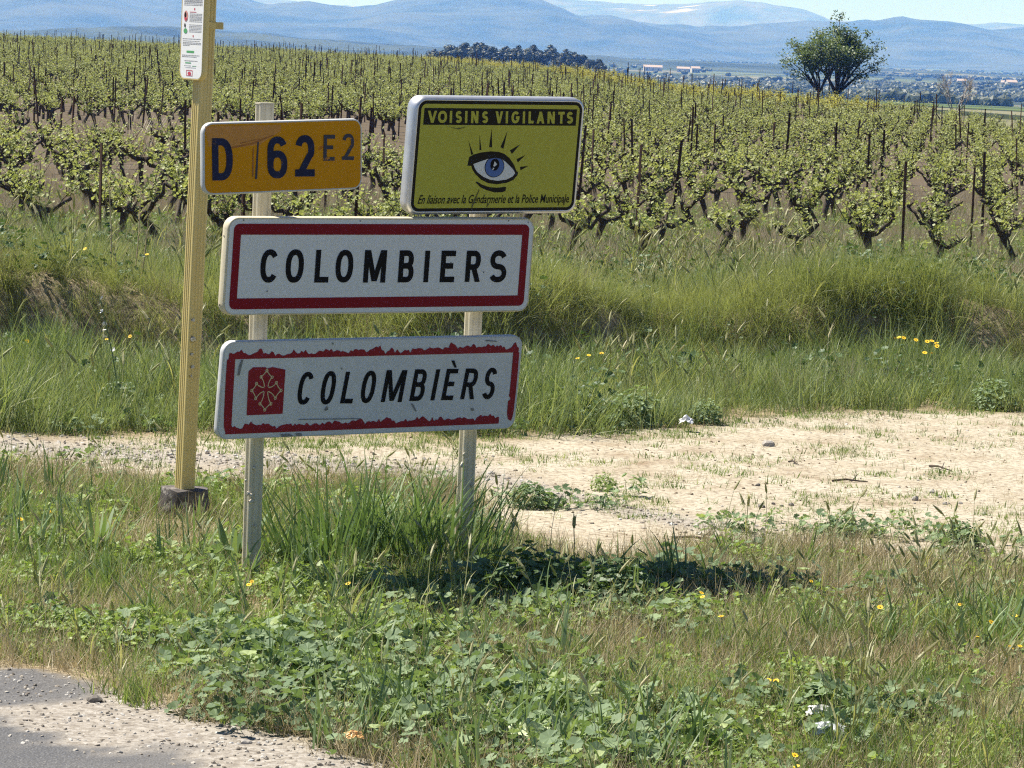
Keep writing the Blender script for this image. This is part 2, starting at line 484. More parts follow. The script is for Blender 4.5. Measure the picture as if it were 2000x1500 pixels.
M_BUSH = leaf_mat('dark_bush_leaves', [(0.0, (0.035, 0.07, 0.025)), (0.5, (0.075, 0.125, 0.045)), (1.0, (0.15, 0.21, 0.08))], 0.25)
M_VINE = leaf_mat('vine_leaves', [(0.05, (0.10, 0.125, 0.04)), (0.4, (0.31, 0.345, 0.13)), (0.7, (0.44, 0.465, 0.20)), (1.0, (0.56, 0.56, 0.29))], 0.40, (1.08, 1.1, 0.6), patch=0.3, patch_amt=0.3)
M_VINE_YEL = leaf_mat('vine_leaves_yellow', [(0.05, (0.22, 0.22, 0.05)), (0.4, (0.42, 0.41, 0.10)), (0.7, (0.55, 0.53, 0.16)), (1.0, (0.62, 0.58, 0.22))], 0.40, (1.08, 1.05, 0.5), patch=0.1, patch_amt=0.3)
M_EAR = leaf_mat('barley_ears', [(0.0, (0.22, 0.25, 0.10)), (0.5, (0.36, 0.36, 0.17)), (1.0, (0.56, 0.49, 0.30))], 0.35)
M_TREE = leaf_mat('tree_leaves', [(0.05, (0.055, 0.085, 0.032)), (0.5, (0.13, 0.175, 0.065)), (1.0, (0.24, 0.28, 0.11))], 0.3, patch=0.6)
M_WOOD = leaf_mat('wood_leaves', [(0.05, (0.014, 0.022, 0.010)), (0.5, (0.03, 0.042, 0.018)), (1.0, (0.06, 0.075, 0.032))], 0.15, patch=0.15)
M_BARK = flat_mat('bark', (0.075, 0.06, 0.048), 0.95, 0.1, 0.45, 30, 0, 0.9)
M_VBARK = flat_mat('vine_bark', (0.085, 0.068, 0.055), 0.95, 0.1, 0.5, 40, 0, 1.0)
M_PALEBARK = flat_mat('pale_bark', (0.42, 0.37, 0.32), 0.95, 0.1, 0.3, 8, 0, 0.6)
M_RUST = flat_mat('rusty_iron', (0.095, 0.055, 0.038), 0.85, 0.25, 0.4, 25, 0.2, 0.6)

# ------------------------------------------------------------------ plant shapes
def blade(mb, base, h, w, az, lean, curl, tone, segs=4, wid_az=None, fold=0.0):
    """one tapering grass blade: rises, leans over towards az and curls"""
    d = Vector((math.cos(az), math.sin(az), 0))
    wa = az + math.pi / 2 if wid_az is None else wid_az
    side = Vector((math.cos(wa), math.sin(wa), 0))
    p = Vector(base); ang = lean
    L = h / segs
    vs, fs = [], []
    for i in range(segs + 1):
        t = i / segs
        ww = w * (1 - t) ** 0.75 * (0.75 + 0.5 * min(1, t * 4)) * 0.5
        if i == segs:
            vs.append(p.copy())
        else:
            vs.append(p - side * ww); vs.append(p + side * ww)
        p = p + (d * math.sin(ang) + Vector((0, 0, 1)) * math.cos(ang)) * L
        ang += curl / segs
    for i in range(segs - 1):
        fs.append((2 * i, 2 * i + 1, 2 * i + 3, 2 * i + 2))
    fs.append((2 * segs - 2, 2 * segs - 1, 2 * segs))
    mb.add(vs, fs, tone)

def grass_clump(mb, n, r, h0, h1, w0, w1, lean=0.35, curl=0.9, segs=3, base_az=None):
    for _ in range(n):
        a = random.uniform(0, 6.283); rr = r * math.sqrt(random.random())
        az = random.uniform(0, 6.283) if base_az is None else random.gauss(base_az, 0.7)
        blade(mb, (math.cos(a) * rr, math.sin(a) * rr, -0.02), random.uniform(h0, h1), random.uniform(w0, w1), az, random.uniform(0, lean), random.uniform(0, curl), random.random(), segs, random.uniform(0, 6.283))

def lobed_leaf(mb, c, r, nrm, az, lobes=5, cup=0.25, tone=0.5, n=None, depth=0.22):
    nrm = Vector(nrm).normalized()
    a = nrm.cross(Vector((math.cos(az), math.sin(az), 0.13))).normalized()
    b = nrm.cross(a)
    n = n or lobes * 3
    vs = [Vector(c) - nrm * cup * r * 0.5]
    for k in range(n + 1):
        th = 0.35 + (2 * math.pi - 0.7) * k / n
        q = 1 - depth * (0.5 + 0.5 * math.cos(lobes * th * 1.12 + 0.3))
        q *= random.uniform(0.9, 1.06)
        vs.append(Vector(c) + (a * math.cos(th) + b * math.sin(th)) * r * q + nrm * r * cup * random.uniform(0.0, 0.55))
    fs = [(0, k, k + 1) for k in range(1, n + 1)]
    mb.add(vs, fs, tone)

def rnd_up(s=0.6):
    return Vector((random.gauss(0, s), random.gauss(0, s), 1)).normalized()

def mallow_clump(mb, n, r, h0, h1, l0, l1, lobes=6, stem=True):
    for _ in range(n):
        a = random.uniform(0, 6.283); rr = r * math.sqrt(random.random())
        h = random.uniform(h0, h1) * (1.15 - 0.6 * (rr / r) ** 2)
        tip = Vector((math.cos(a) * rr, math.sin(a) * rr, h))
        t = random.random()
        lobed_leaf(mb, tip, random.uniform(l0, l1), rnd_up(0.55) + Vector((math.cos(a) * 0.3, math.sin(a) * 0.3, 0)), random.uniform(0, 6.283), lobes, random.uniform(0.1, 0.5), t)
        if stem:
            blade(mb, (tip.x * 0.3, tip.y * 0.3, -0.01), math.hypot(h, rr * 0.7), 0.004, a, math.atan2(rr * 0.7, h), 0.0, 0.35, 2)

def barley(mb, n, r, h0, h1, ear=0.055):
    for _ in range(n):
        a = random.uniform(0, 6.283); rr = r * math.sqrt(random.random())
        az = random.uniform(0, 6.283); lean = random.uniform(0.02, 0.25); h = random.uniform(h0, h1); t = random.random()
        base = Vector((math.cos(a) * rr, math.sin(a) * rr, 0))
        pts = []; p = base.copy(); ang = lean; d = Vector((math.cos(az), math.sin(az), 0))
        for i in range(5):
            pts.append(p.copy()); p = p + (d * math.sin(ang) + Vector((0, 0, 1)) * math.cos(ang)) * h / 4; ang += 0.07
        mb.tube(pts, [0.0016, 0.0015, 0.0014, 0.0013, 0.001], 3, t * 0.6, False)
        p = pts[-1]; dirv = (d * math.sin(ang + 0.15) + Vector((0, 0, 1)) * math.cos(ang + 0.15))
        L = ear * random.uniform(0.8, 1.25)
        mb.tube([p, p + dirv * L * 0.25, p + dirv * L * 0.7, p + dirv * L], [0.002, 0.0055, 0.0045, 0.001], 5, t, False)
        for k in range(9):
            q = p + dirv * L * random.uniform(0.2, 0.95)
            aw = (dirv + Vector((random.gauss(0, .28), random.gauss(0, .28), random.gauss(0, .2)))).normalized() * random.uniform(0.03, 0.055)
            s = Vector((0.0007, 0, 0))
            mb.add([q - s, q + s, q + aw], [(0, 1, 2)], t)
        for k in range(2):
            blade(mb, base + Vector((0, 0, h * random.uniform(0.05, .45))), h * 0.5, 0.005, random.uniform(0, 6.283), 0.4, 1.0, t * 0.7, 3)

def src(name, fn, mat, smooth=False):
    mb = MB(); fn(mb)
    return bpy.data.objects.new(name, mb.mesh(name, mat, smooth))    # kept out of the scene: only drawn through the scatter

def variants(name, k, fn, mat):
    return [src(name + '_form', fn, mat) for _ in range(k)]

def scatter(name, label, cat, srcs, P, scl, rotz=None, tilt=0.12, idx=None):
    n = len(P)
    if n == 0: return None
    me = bpy.data.meshes.new(name)
    me.vertices.add(n)
    me.vertices.foreach_set('co', np.asarray(P, np.float32).ravel())
    rot = np.stack([rng.normal(0, tilt, n), rng.normal(0, tilt, n), rng.uniform(0, 2 * np.pi, n) if rotz is None else rotz], -1)
    a = me.attributes.new('rot', 'FLOAT_VECTOR', 'POINT'); a.data.foreach_set('vector', rot.astype(np.float32).ravel())
    a = me.attributes.new('scl', 'FLOAT', 'POINT'); a.data.foreach_set('value', np.broadcast_to(scl, (n,)).astype(np.float32).copy())
    a = me.attributes.new('idx', 'INT', 'POINT'); a.data.foreach_set('value', (rng.integers(0, len(srcs), n) if idx is None else idx).astype(np.int32))
    me.update()
    o = link(name, me)
    tag(o, label, cat, kind='stuff')
    ng = bpy.data.node_groups.new(name + '_scatter', 'GeometryNodeTree')
    ng.interface.new_socket('Geometry', in_out='INPUT', socket_type='NodeSocketGeometry')
    ng.interface.new_socket('Geometry', in_out='OUTPUT', socket_type='NodeSocketGeometry')
    nd = ng.nodes; L = ng.links
    gi = nd.new('NodeGroupInput'); go = nd.new('NodeGroupOutput')
    iop = nd.new('GeometryNodeInstanceOnPoints')
    g2i = nd.new('GeometryNodeGeometryToInstance')
    for s in srcs:
        oi = nd.new('GeometryNodeObjectInfo'); oi.inputs['Object'].default_value = s
        L.new(oi.outputs['Geometry'], g2i.inputs[0])
    def na(nm, typ):
        x = nd.new('GeometryNodeInputNamedAttribute'); x.data_type = typ; x.inputs['Name'].default_value = nm
        return x.outputs['Attribute']
    e2r = nd.new('FunctionNodeEulerToRotation')
    L.new(na('rot', 'FLOAT_VECTOR'), e2r.inputs[0])
    L.new(gi.outputs[0], iop.inputs['Points'])
    L.new(g2i.outputs[0], iop.inputs['Instance'])
    iop.inputs['Pick Instance'].default_value = True
    L.new(na('idx', 'INT'), iop.inputs['Instance Index'])
    L.new(e2r.outputs[0], iop.inputs['Rotation'])
    L.new(na('scl', 'FLOAT'), iop.inputs['Scale'])
    L.new(iop.outputs[0], go.inputs[0])
    md = o.modifiers.new('scatter', 'NODES'); md.node_group = ng
    return o

def cloud(n_per_m2, y0, y1, dens, margin=1.22, extra=1.5, jitter_far=None):
    """random ground points inside the strip of ground the lens (with margin) can see, thinned by dens(x,y)"""
    hw = lambda y: y * 0.1455 * margin + extra
    area = (hw(y0) + hw(y1)) * (y1 - y0)
    n = int(area * n_per_m2)
    y = rng.uniform(y0, y1, n); W = hw(y1)
    x = rng.uniform(-W, W, n)
    n2 = 2 * W * (y1 - y0) * n_per_m2
    extra_n = int(n2) - n
    if extra_n > 0:
        y = np.concatenate([y, rng.uniform(y0, y1, extra_n)]); x = np.concatenate([x, rng.uniform(-W, W, extra_n)])
    k = (np.abs(x) < hw(y))
    x, y = x[k], y[k]
    k = rng.random(len(x)) < dens(x, y)
    x, y = x[k], y[k]
    return np.stack([x, y, tz(x, y)], -1)

# ---- zones
def in_verge(x, y):
    g = sstep(0.50, 0.72, road_d(x, y) + 0.28 * (vnoise(x, y, 0.3, 12) - 0.5) + 0.05)
    ap = np.hypot((x + 1.95) / 0.62, (y - 12.25) / 0.42)
    g = g * sstep(0.85, 1.1, ap)
    return g * (1 - sstep(-0.25, 0.12, y - track_near(x) + 0.5 * (vnoise(x, y, 0.5, 7) - 0.5)))
def blob(x, y, cx, cy, rx, ry):
    return np.exp(-((x - cx) / rx) ** 2 - ((y - cy) / ry) ** 2)
def clear(x, y):      # thin growth before the footing of the pole
    return 1 - np.clip(1.5 * blob(x, y, -1.52, 16.3, 0.32, 0.6) + 1.3 * blob(x, y, -1.05, 14.3, 0.13, 0.5), 0, 1)
def mallow_w(x, y):
    b = blob(x, y, -0.75, 12.5, 0.55, 0.75) + blob(x, y, -0.15, 12.1, 0.55, 0.6) + 0.55 * blob(x, y, 0.15, 11.3, 0.4, 0.4) + 0.5 * blob(x, y, 1.1, 12.0, 0.9, 0.4) * (vnoise(x, y, .4, 19) > .5)
    b = b + 0.55 * blob(x, y, -0.2, 14.1, 0.4, 0.3) + 0.8 * blob(x, y, 0.35, 14.6, 0.5, 0.45) + 0.4 * blob(x, y, 1.0, 15.0, 0.5, 0.5)
    return np.clip(b * (0.35 + 1.1 * vnoise(x, y, 0.35, 14)), 0, 1)
def edge_dry(x, y):    # the strip beside the road at the left is dry
    return 1 - (1 - sstep(0.9, 1.5, road_d(x, y))) * (1 - sstep(-1.3, -1.0, x))
def clover_w(x, y):
    b = blob(x, y, -1.7, 14.0, 0.8, 0.9) + 0.7 * blob(x, y, -0.6, 13.6, 0.9, 0.9) + 0.16 + 0.1 * blob(x, y, 1.0, 12.5, 1.2, 1.0)
    return np.clip(b * sstep(0.42, 0.68, vnoise(x, y, 0.45, 15)), 0, 1)
def straw_w(x, y):
    b = 0.24 + 0.08 * sstep(-.2, .6, x) + 0.9 * (1 - sstep(0.55, 1.3, road_d(x, y))) + 0.9 * blob(x, y, 0.15, 13.2, 0.45, 0.5) + 0.7 * blob(x, y, 1.5, 15.2, 1.1, 0.6) + 0.5 * blob(x, y, 1.2, 13.0, 1.4, 0.9)
    b = b + 0.5 * (1 - sstep(0.0, 1.0, track_near(x) - y))
    return np.clip(b * (0.3 + 1.2 * vnoise(x, y, 0.5, 16)), 0, 1)

# ---- verge
v_short = variants('short_grass', 5, lambda m: grass_clump(m, 26, 0.07, 0.03, 0.11, 0.003, 0.006, 0.7, 1.2), M_GRASS)
v_mid = variants('mid_grass', 5, lambda m: grass_clump(m, 24, 0.07, 0.09, 0.24, 0.003, 0.006, 0.45, 1.0), M_GRASS)
v_straw = variants('straw', 5, lambda m: grass_clump(m, 24, 0.08, 0.05, 0.20, 0.002, 0.0035, 0.8, 0.9), M_STRAW)
v_flatstraw = variants('litter', 4, lambda m: grass_clump(m, 22, 0.09, 0.06, 0.16, 0.002, 0.004, 1.5, 0.5, 2), M_STRAW)
v_mallow = variants('mallow', 5, lambda m: mallow_clump(m, 22, 0.13, 0.02, 0.12, 0.012, 0.032), M_MALLOW)
v_clover = variants('clover', 5, lambda m: mallow_clump(m, 40, 0.10, 0.015, 0.09, 0.007, 0.016, 3, False), M_CLOVER)
v_barley = variants('barley', 4, lambda m: barley(m, 3, 0.06, 0.16, 0.32), M_EAR)
v_broad = variants('broad_grass', 4, lambda m: grass_clump(m, 12, 0.05, 0.14, 0.3, 0.009, 0.016, 0.6, 0.9, 4), M_STRAP)

def put(name, label, cat, vs, per, y0, y1, dens, s0=0.75, s1=1.25, lump=0.0, face=False, **k):
    P = cloud(per, y0, y1, dens)
    if face: k['rotz'] = rng.normal(0, 0.45, len(P))
    s = rng.uniform(s0, s1, len(P))
    if lump: s = s * (1 - lump + 2 * lump * vnoise(P[:, 0], P[:, 1], 0.75, 90))
    scatter(name, label, cat, vs, P, s, **k)
put('grass', 'short green grass covering the roadside verge', 'grass', v_short, 330, 10.3, 19.2, lambda x, y: in_verge(x, y) * (.25 + .75 * clear(x, y)) * (1 - .5 * sstep(.6, .1, track_near(x) - y)) * (1 - 0.55 * straw_w(x, y)) * (0.35 + 0.65 * sstep(0.3, 0.6, vnoise(x, y, 0.6, 30))))
put('grass', 'knee high green grass blades of the verge', 'grass', v_mid, 190, 10.6, 19.0, lambda x, y: in_verge(x, y) * clear(x, y) * sstep(0.2, 1.1, track_near(x) - y) * (1 - 0.5 * straw_w(x, y)) * sstep(0.34, 0.62, vnoise(x, y, 0.55, 31)) * (1 - 0.7 * mallow_w(x, y)), 0.5, 0.95)
put('dry_grass', 'dry straw coloured grass mixed into the verge', 'dry grass', v_straw, 230, 10.3, 19.2, lambda x, y: in_verge(x, y) * straw_w(x, y))
put('dry_grass', 'flattened dry grass litter on the verge soil', 'dry grass', v_flatstraw, 170, 10.3, 19.2, lambda x, y: in_verge(x, y) * (0.25 + 0.75 * straw_w(x, y)))
put('mallow_leaves', 'round lobed mallow leaves spreading near the gravel shoulder', 'weeds', v_mallow, 130, 10.6, 19.0, lambda x, y: in_verge(x, y) * np.clip(mallow_w(x, y) * 1.1 + 0.015, 0, 1) * edge_dry(x, y) * clear(x, y))
put('clover_leaves', 'low bright clover like weeds in the verge', 'weeds', v_clover, 220, 10.3, 19.2, lambda x, y: in_verge(x, y) * clover_w(x, y) * edge_dry(x, y) * clear(x, y))
put('wild_barley', 'wild barley ears standing above the verge grass', 'grass', v_barley, 10, 10.6, 18.6, lambda x, y: in_verge(x, y) * clear(x, y) * sstep(0.0, 1.0, track_near(x) - y) * sstep(0.25, 0.6, vnoise(x, y, 0.7, 33)))
put('grass', 'broad bladed green tufts in the verge', 'grass', v_broad, 16, 10.6, 18.8, lambda x, y: in_verge(x, y) * clear(x, y) * sstep(0.3, 1.2, track_near(x) - y) * sstep(0.45, 0.65, vnoise(x, y, 0.8, 34)))

def stone_mesh(mb, r=0.01, sub=1, flat=0.6):
    bm = bmesh.new()
    bmesh.ops.create_icosphere(bm, subdivisions=sub, radius=r)
    sc = Vector((random.uniform(0.8, 1.3), random.uniform(0.7, 1.1), random.uniform(0.5, 0.8) * flat / 0.6))
    for v in bm.verts:
        v.co = Vector((v.co.x * sc.x, v.co.y * sc.y, v.co.z * sc.z)) * random.uniform(0.78, 1.15)
    bm.verts.index_update()
    mb.add([v.co.copy() for v in bm.verts], [[v.index for v in f.verts] for f in bm.faces], random.random())
    bm.free()
# ---- sparse growth on the track
def on_track(x, y):
    return sstep(-0.3, 0.1, y - track_near(x)) * (1 - sstep(-0.1, 0.4, y - track_far(x)))
def track_tuft(x, y):
    mid = blob(x, y, -0.6, 20.0, 1.6, 0.65) * 0.75 + 0.5 * blob(x, y, 1.0, 20.6, 0.9, 0.6)
    isl = 1.0 * blob(x, y, 1.55, 17.15, 0.55, 0.25) + 0.8 * blob(x, y, 0.2, 17.9, 0.55, 0.3) + 0.8 * blob(x, y, 2.2, 17.0, 0.5, 0.22)
    edge = 0.35 * blob(x, y, 2.3, 18.2, .9, .5) + 0.3 * blob(x, y, 2.6, 21.8, .9, .5) + 0.8 * sstep(0.9, 0.0, track_far(x) - y) + 0.45 * sstep(0.5, 0.0, y - track_near(x))
    return on_track(x, y) * np.clip((mid + edge) * sstep(0.4, 0.65, fbm(x, y, 0.5, 41)) + isl * sstep(.25, .5, vnoise(x, y, .25, 44)) + 0.5 * sstep(0.56, 0.72, fbm(x, y, 0.45, 42)), 0, 1)
v_tuft = variants('tuft', 4, lambda m: grass_clump(m, 22, 0.06, 0.02, 0.06, 0.003, 0.006, 1.1, 0.9), M_GRASS)
put('grass', 'sparse low grass tufts on the pale dirt track', 'grass', v_tuft, 260, 16.2, 24.2, track_tuft)
put('dry_grass', 'thin dry straw scattered over the dirt track', 'dry grass', v_flatstraw, 24, 16.2, 24.2, lambda x, y: on_track(x, y) * (0.25 + 0.6 * vnoise(x, y, 0.6, 45)), 0.3, 0.7)
put('dirt_clods', 'small brown clods and bits of bark on the track', 'dirt', variants('clod', 5, lambda m: stone_mesh(m, 0.012, 1), flat_mat('brown_clod', (0.22, 0.165, 0.115), .95, .1, .3, 60)), 90, 16.2, 24.2, lambda x, y: on_track(x, y) * 0.45 * sstep(.35, .7, fbm(x, y, .8, 85)), 0.2, 0.9, tilt=.6)
put('weeds', 'low leafy weeds at the near edge of the dirt track', 'weeds', v_mallow, 60, 16.2, 19.0, lambda x, y: np.clip(1.0 * blob(x, y, 1.6, 17.1, 0.5, 0.2) + 0.9 * blob(x, y, 0.15, 17.8, 0.5, 0.25) + .9 * blob(x, y, 2.2, 16.9, .35, .15) + 0.5 * blob(x, y, 0.5, 18.3, .15, .12), 0, 1), 0.5, 0.9)

# ---- pebbles and stones as loose gravel
def pebble_mat():
    m, nt, out = nodes_of('pebbles')
    N = NT(nt)
    rnd = N.n('ShaderNodeObjectInfo').outputs['Random']
    c = N.ramp(rnd, [(0.0, (0.15, 0.125, 0.10)), (0.4, (0.30, 0.265, 0.215)), (0.75, (0.40, 0.37, 0.32)), (1.0, (0.52, 0.50, 0.46))])
    N.bsdf(out, c, 0.9, 0.2)
    return m
M_PEB = pebble_mat()
v_peb = variants('pebble', 6, lambda m: stone_mesh(m, 0.011, 1), M_PEB)
put('gravel', 'loose pale gravel along the asphalt edge', 'gravel', v_peb, 900, 9.9, 13.6, lambda x, y: sstep(-0.25, 0.1, road_d(x, y)) * (1 - sstep(0.5, 0.8, road_d(x, y))) * (0.3 + 0.7 * vnoise(x, y, 0.25, 51)), 0.25, 0.95, tilt=0.5)
put('gravel', 'scattered grit on the asphalt', 'gravel', v_peb, 160, 9.9, 12.9, lambda x, y: (1 - sstep(-0.05, 0.1, road_d(x, y))) * vnoise(x, y, 0.3, 52), 0.12, 0.3, tilt=0.5)
put('gravel', 'band of pale pebbles along the near wheel track', 'gravel', v_peb, 420, 16.3, 20.6, lambda x, y: on_track(x, y) * np.clip(np.exp(-((y - np.interp(x, [-3, -1.64, -0.79, -0.12, 0.6, 1.5], [19.5, 19.15, 19.0, 18.9, 17.6, 16.6])) / np.interp(x, [-3, 0, 1.5], [0.5, 0.4, 0.25])) ** 2) * (1 - sstep(1.0, 1.9, x)), 0, 1), 0.4, 1.5, tilt=0.5)
put('gravel', 'small stones scattered over the sandy track', 'gravel', v_peb, 40, 16.3, 24, lambda x, y: on_track(x, y) * 0.6 * sstep(.35, .7, vnoise(x, y, .8, 54)), 0.3, 1.2, tilt=0.5)

# ---- bank and ditch
v_tall = variants('tall_grass', 5, lambda m: grass_clump(m, 40, 0.14, 0.18, 0.48, 0.004, 0.008, 0.45, 1.1, 4), M_TALL)
v_fine = variants('fine_grass', 5, lambda m: grass_clump(m, 46, 0.12, 0.22, 0.45, 0.0025, 0.0045, 0.7, 1.7, 5), M_FINE)
v_overhang = variants('overhang_grass', 4, lambda m: grass_clump(m, 46, 0.12, 0.3, 0.52, 0.0025, 0.0045, 0.7, 2.2, 5, -1.57), M_FINE)
v_pink = variants('dry_field_grass', 5, lambda m: grass_clump(m, 40, 0.14, 0.18, 0.42, 0.0025, 0.0045, 0.55, 0.7, 3), M_PINK)
v_fieldw = variants('field_weed', 4, lambda m: (grass_clump(m, 18, 0.14, 0.1, 0.32, 0.004, 0.008, 0.5, 0.9, 3), mallow_clump(m, 6, 0.14, 0.06, 0.22, 0.010, 0.024, 5, False)), M_GRASS)
def front_wall(x, y):
    t = y - track_far(x)
    return sstep(-0.15, 0.25, t + 0.5 * (vnoise(x, y, 0.5, 61) - 0.5)) * (1 - 0.3 * sstep(-1.9, -1.2, y - crest(x, y))) * (1 - sstep(-0.45, -0.2, y - crest(x, y)))
put('tall_grass', 'dense tall green grass along the far edge of the track', 'grass', v_tall, 105, 19.6, 28, lambda x, y: front_wall(x, y) * (0.55 + 0.45 * sstep(.3, .5, vnoise(x, y, .45, 63))), 0.4, 1.0, lump=.45, tilt=.22)
put('weeds', 'leafy weeds within the tall grass of the ditch', 'weeds', v_mallow, 34, 19.6, 27, lambda x, y: front_wall(x, y) * (0.2 + 0.8 * sstep(0.45, 0.6, vnoise(x, y, 0.9, 62))) * np.where(x < -1, 0.8, 0.25), 0.6, 1.2)
put('fine_grass', 'fine yellow green grass covering the bank', 'grass', v_fine, 125, 23.0, 34, lambda x, y: sstep(-1.9, -0.9, y - crest(x, y)) * (1 - 0.65 * sstep(1.5, 4.5, y - crest(x, y))) * (0.55 + 0.45 * sstep(0.2, 0.45, vnoise(x, y, 0.8, 65))), 0.3, 0.75, lump=.45, tilt=.38)
put('fine_grass', 'long grass hanging over the ditch bank', 'grass', v_overhang, 110, 24, 30, lambda x, y: np.exp(-((y - crest(x) + 0.15) / 0.5) ** 2) * sstep(0.25, 0.5, vnoise(x, y * 0, 0.9, 66)), 0.55, 1.1, lump=.4, face=True, tilt=0.25)
put('seed_stalks', 'thin seed stalks and dead stems standing over the bank grass', 'grass', v_barley, 5, 20, 34, lambda x, y: sstep(0.1, 0.5, y - track_far(x)) * sstep(.3, .6, vnoise(x, y, 1.1, 91)), 1.0, 1.9)
put('tall_grass', 'green tufts breaking up the bank grass', 'grass', v_tall, 26, 23.5, 33, lambda x, y: sstep(-1.2, -0.3, y - crest(x, y)) * sstep(.45, .6, vnoise(x, y, .6, 92)), 0.4, 0.95, lump=.3)
put('tall_grass', 'mid height grass between the bank and the vines', 'grass', v_tall, 60, 26.5, 40, lambda x, y: sstep(0.6, 1.8, y - crest(x, y)) * (1 - 0.8 * sstep(-3.0, -1.2, y - field_front(x) + 1.6 * (vnoise(x, y, 1.3, 67) - .5))) * (1 - sstep(-2.5, -1, y - field_front(x))), 0.22, 0.5, lump=.4)
put('dry_grass', 'dry stems mixed into the grass of the bank and ditch', 'dry grass', v_pink, 30, 20, 34, lambda x, y: sstep(0.1, 0.6, y - track_far(x)) * 0.5 * sstep(.45, .7, vnoise(x, y, .9, 81)), 0.4, 1.0)
put('weeds', 'dark leafy weeds dotted over the bank', 'weeds', variants('bank_weed', 4, lambda m: mallow_clump(m, 30, 0.16, 0.08, 0.26, 0.012, 0.03, 5, False), M_BUSH), 16, 20, 33, lambda x, y: sstep(0.0, 0.4, y - track_far(x)) * sstep(.5, .7, vnoise(x, y, .7, 82)), 0.6, 1.3)
put('dry_grass', 'strip of dry pinkish grass in front of the vines', 'dry grass', v_pink, 130, 28, 45, lambda x, y: sstep(-4.2, -2.2, y - field_front(x) + 1.6 * (vnoise(x, y, 1.3, 67) - .5)) * (1 - 0.75 * sstep(0.3, 2.5, y - field_front(x))) * (1 - sstep(3, 8, y - field_front(x))), 0.4, 0.85, lump=.4, tilt=.3)
put('dry_grass', 'dry grass between the vine rows', 'dry grass', v_pink, 40, 30, 66, lambda x, y: sstep(0.0, 2.0, y - field_front(x)) * (1 - sstep(10, 26, y - field_front(x))) * sstep(.3, .6, vnoise(x, y, 1.6, 83)), 0.4, 0.9)
put('weeds', 'green weeds growing between the vine trunks', 'weeds', v_fieldw, 30, 29, 64, lambda x, y: sstep(-2.6, -1.0, y - field_front(x)) * (1 - sstep(4, 16, y - field_front(x))) * sstep(0.35, 0.6, vnoise(x, y, 1.2, 69)), 0.7, 1.4)
# ------------------------------------------------------------------ vineyard
ROW_DIR = math.atan(ROW_K)
def vine_trunk(mb, seed):
    random.seed(seed)
    h = random.uniform(0.38, 0.54)
    lx, ly = random.uniform(-0.14, 0.14), random.uniform(-0.08, 0.08)
    pts = [Vector((lx * -0.6, ly * -0.6, -0.12)), Vector((lx * -0.25, 0, 0.05)), Vector((random.uniform(-.05, .05), random.uniform(-.04, .04), h * 0.45)), Vector((lx * 0.6, ly * 0.6, h * 0.8)), Vector((lx, ly, h))]
    mb.tube(pts, [0.05, 0.040, 0.035, 0.043, 0.056], 8, 0.5, True, 0.22)
    head = pts[-1]
    arms = []
    k = random.choice([2, 2, 3, 3, 4])
    for i in range(k):
        sgn = 1 if i % 2 == 0 else -1
        L = random.uniform(0.14, 0.40)
        az = (0 if sgn > 0 else math.pi) + random.gauss(0, 0.5)
        d = Vector((math.cos(az), math.sin(az), 0))
        rise = random.uniform(0.04, 0.24)
        drop = random.uniform(-0.05, 0.05)
        p0 = head + Vector((0, 0, -0.02))
        ap = [p0, p0 + d * L * 0.35 + Vector((0, random.uniform(-.03, .03), drop)), p0 + d * L * 0.7 + Vector((random.uniform(-.03, .03), random.uniform(-.05, .05), rise * 0.6)), p0 + d * L + Vector((0, 0, rise))]
        mb.tube(ap, [0.036, 0.026, 0.021, 0.023], 7, 0.5, True, 0.25)
        for j in range(random.choice([1, 2])):       # pruned spur
            q = ap[random.choice([2, 3])]
            mb.tube([q, q + Vector((random.uniform(-.06, .06), random.uniform(-.05, .05), random.uniform(.05, .12)))], [0.02, 0.011], 5, 0.5, True, 0.2)
        arms += ap[1:]
    return head, arms
def vine_shoots(mb, canes, seed, head, arms, leaves=11, n_sh=16):
    random.seed(seed + 500)
    for s in range(n_sh):
        p = random.choice(arms + [head]) + Vector((random.uniform(-.05, .05), random.uniform(-.05, .05), 0.02))
        az = random.uniform(0, 6.283); ang = random.uniform(0.15, 1.15); L = random.uniform(0.2, 0.46)
        if random.random() < 0.18: ang = random.uniform(1.2, 1.9); L *= 0.8
        d = Vector((math.cos(az) * 1.15, math.sin(az) * 0.75, 0))
        pts = [p.copy()]
        for i in range(4):
            p = p + (d * math.sin(ang) + Vector((0, 0, 1)) * math.cos(ang)) * L / 4
            ang += random.uniform(-0.15, 0.25)
            pts.append(p.copy())
        canes.tube(pts, [0.0055, 0.005, 0.004, 0.003, 0.002], 3, 0.5, False)
        for i in range(leaves):
            t = (i + random.random()) / leaves * 4
            a, b = pts[min(3, int(t))], pts[min(3, int(t)) + 1]
            q = a.lerp(b, t - int(t)) + Vector((random.gauss(0, .045), random.gauss(0, .045), random.gauss(0.01, .035)))
            r = random.uniform(0.015, 0.040) * (1.1 - 0.12 * t)
            lobed_leaf(mb, q, r, rnd_up(0.75), random.uniform(0, 6.283), 5, random.uniform(0.0, 0.6), min(1, max(0, random.gauss(0.42 + 0.08 * t, 0.2))), 8, 0.3)
TR_ME, CANE_ME, FOL_ME = [], [], []
for s in range(10):
    tm, fm, cm = MB(), MB(), MB()
    hd, ar = vine_trunk(tm, 100 + s)
    vine_shoots(fm, cm, 100 + s, hd, ar, 15, random.choice([10, 14, 18]))
    TR_ME.append(tm.mesh('trunk', M_VBARK, True)); FOL_ME.append(fm.mesh('foliage', M_VINE)); CANE_ME.append(cm.mesh('canes', M_VBARK))
random.seed(11)
slots, stakes = [], []
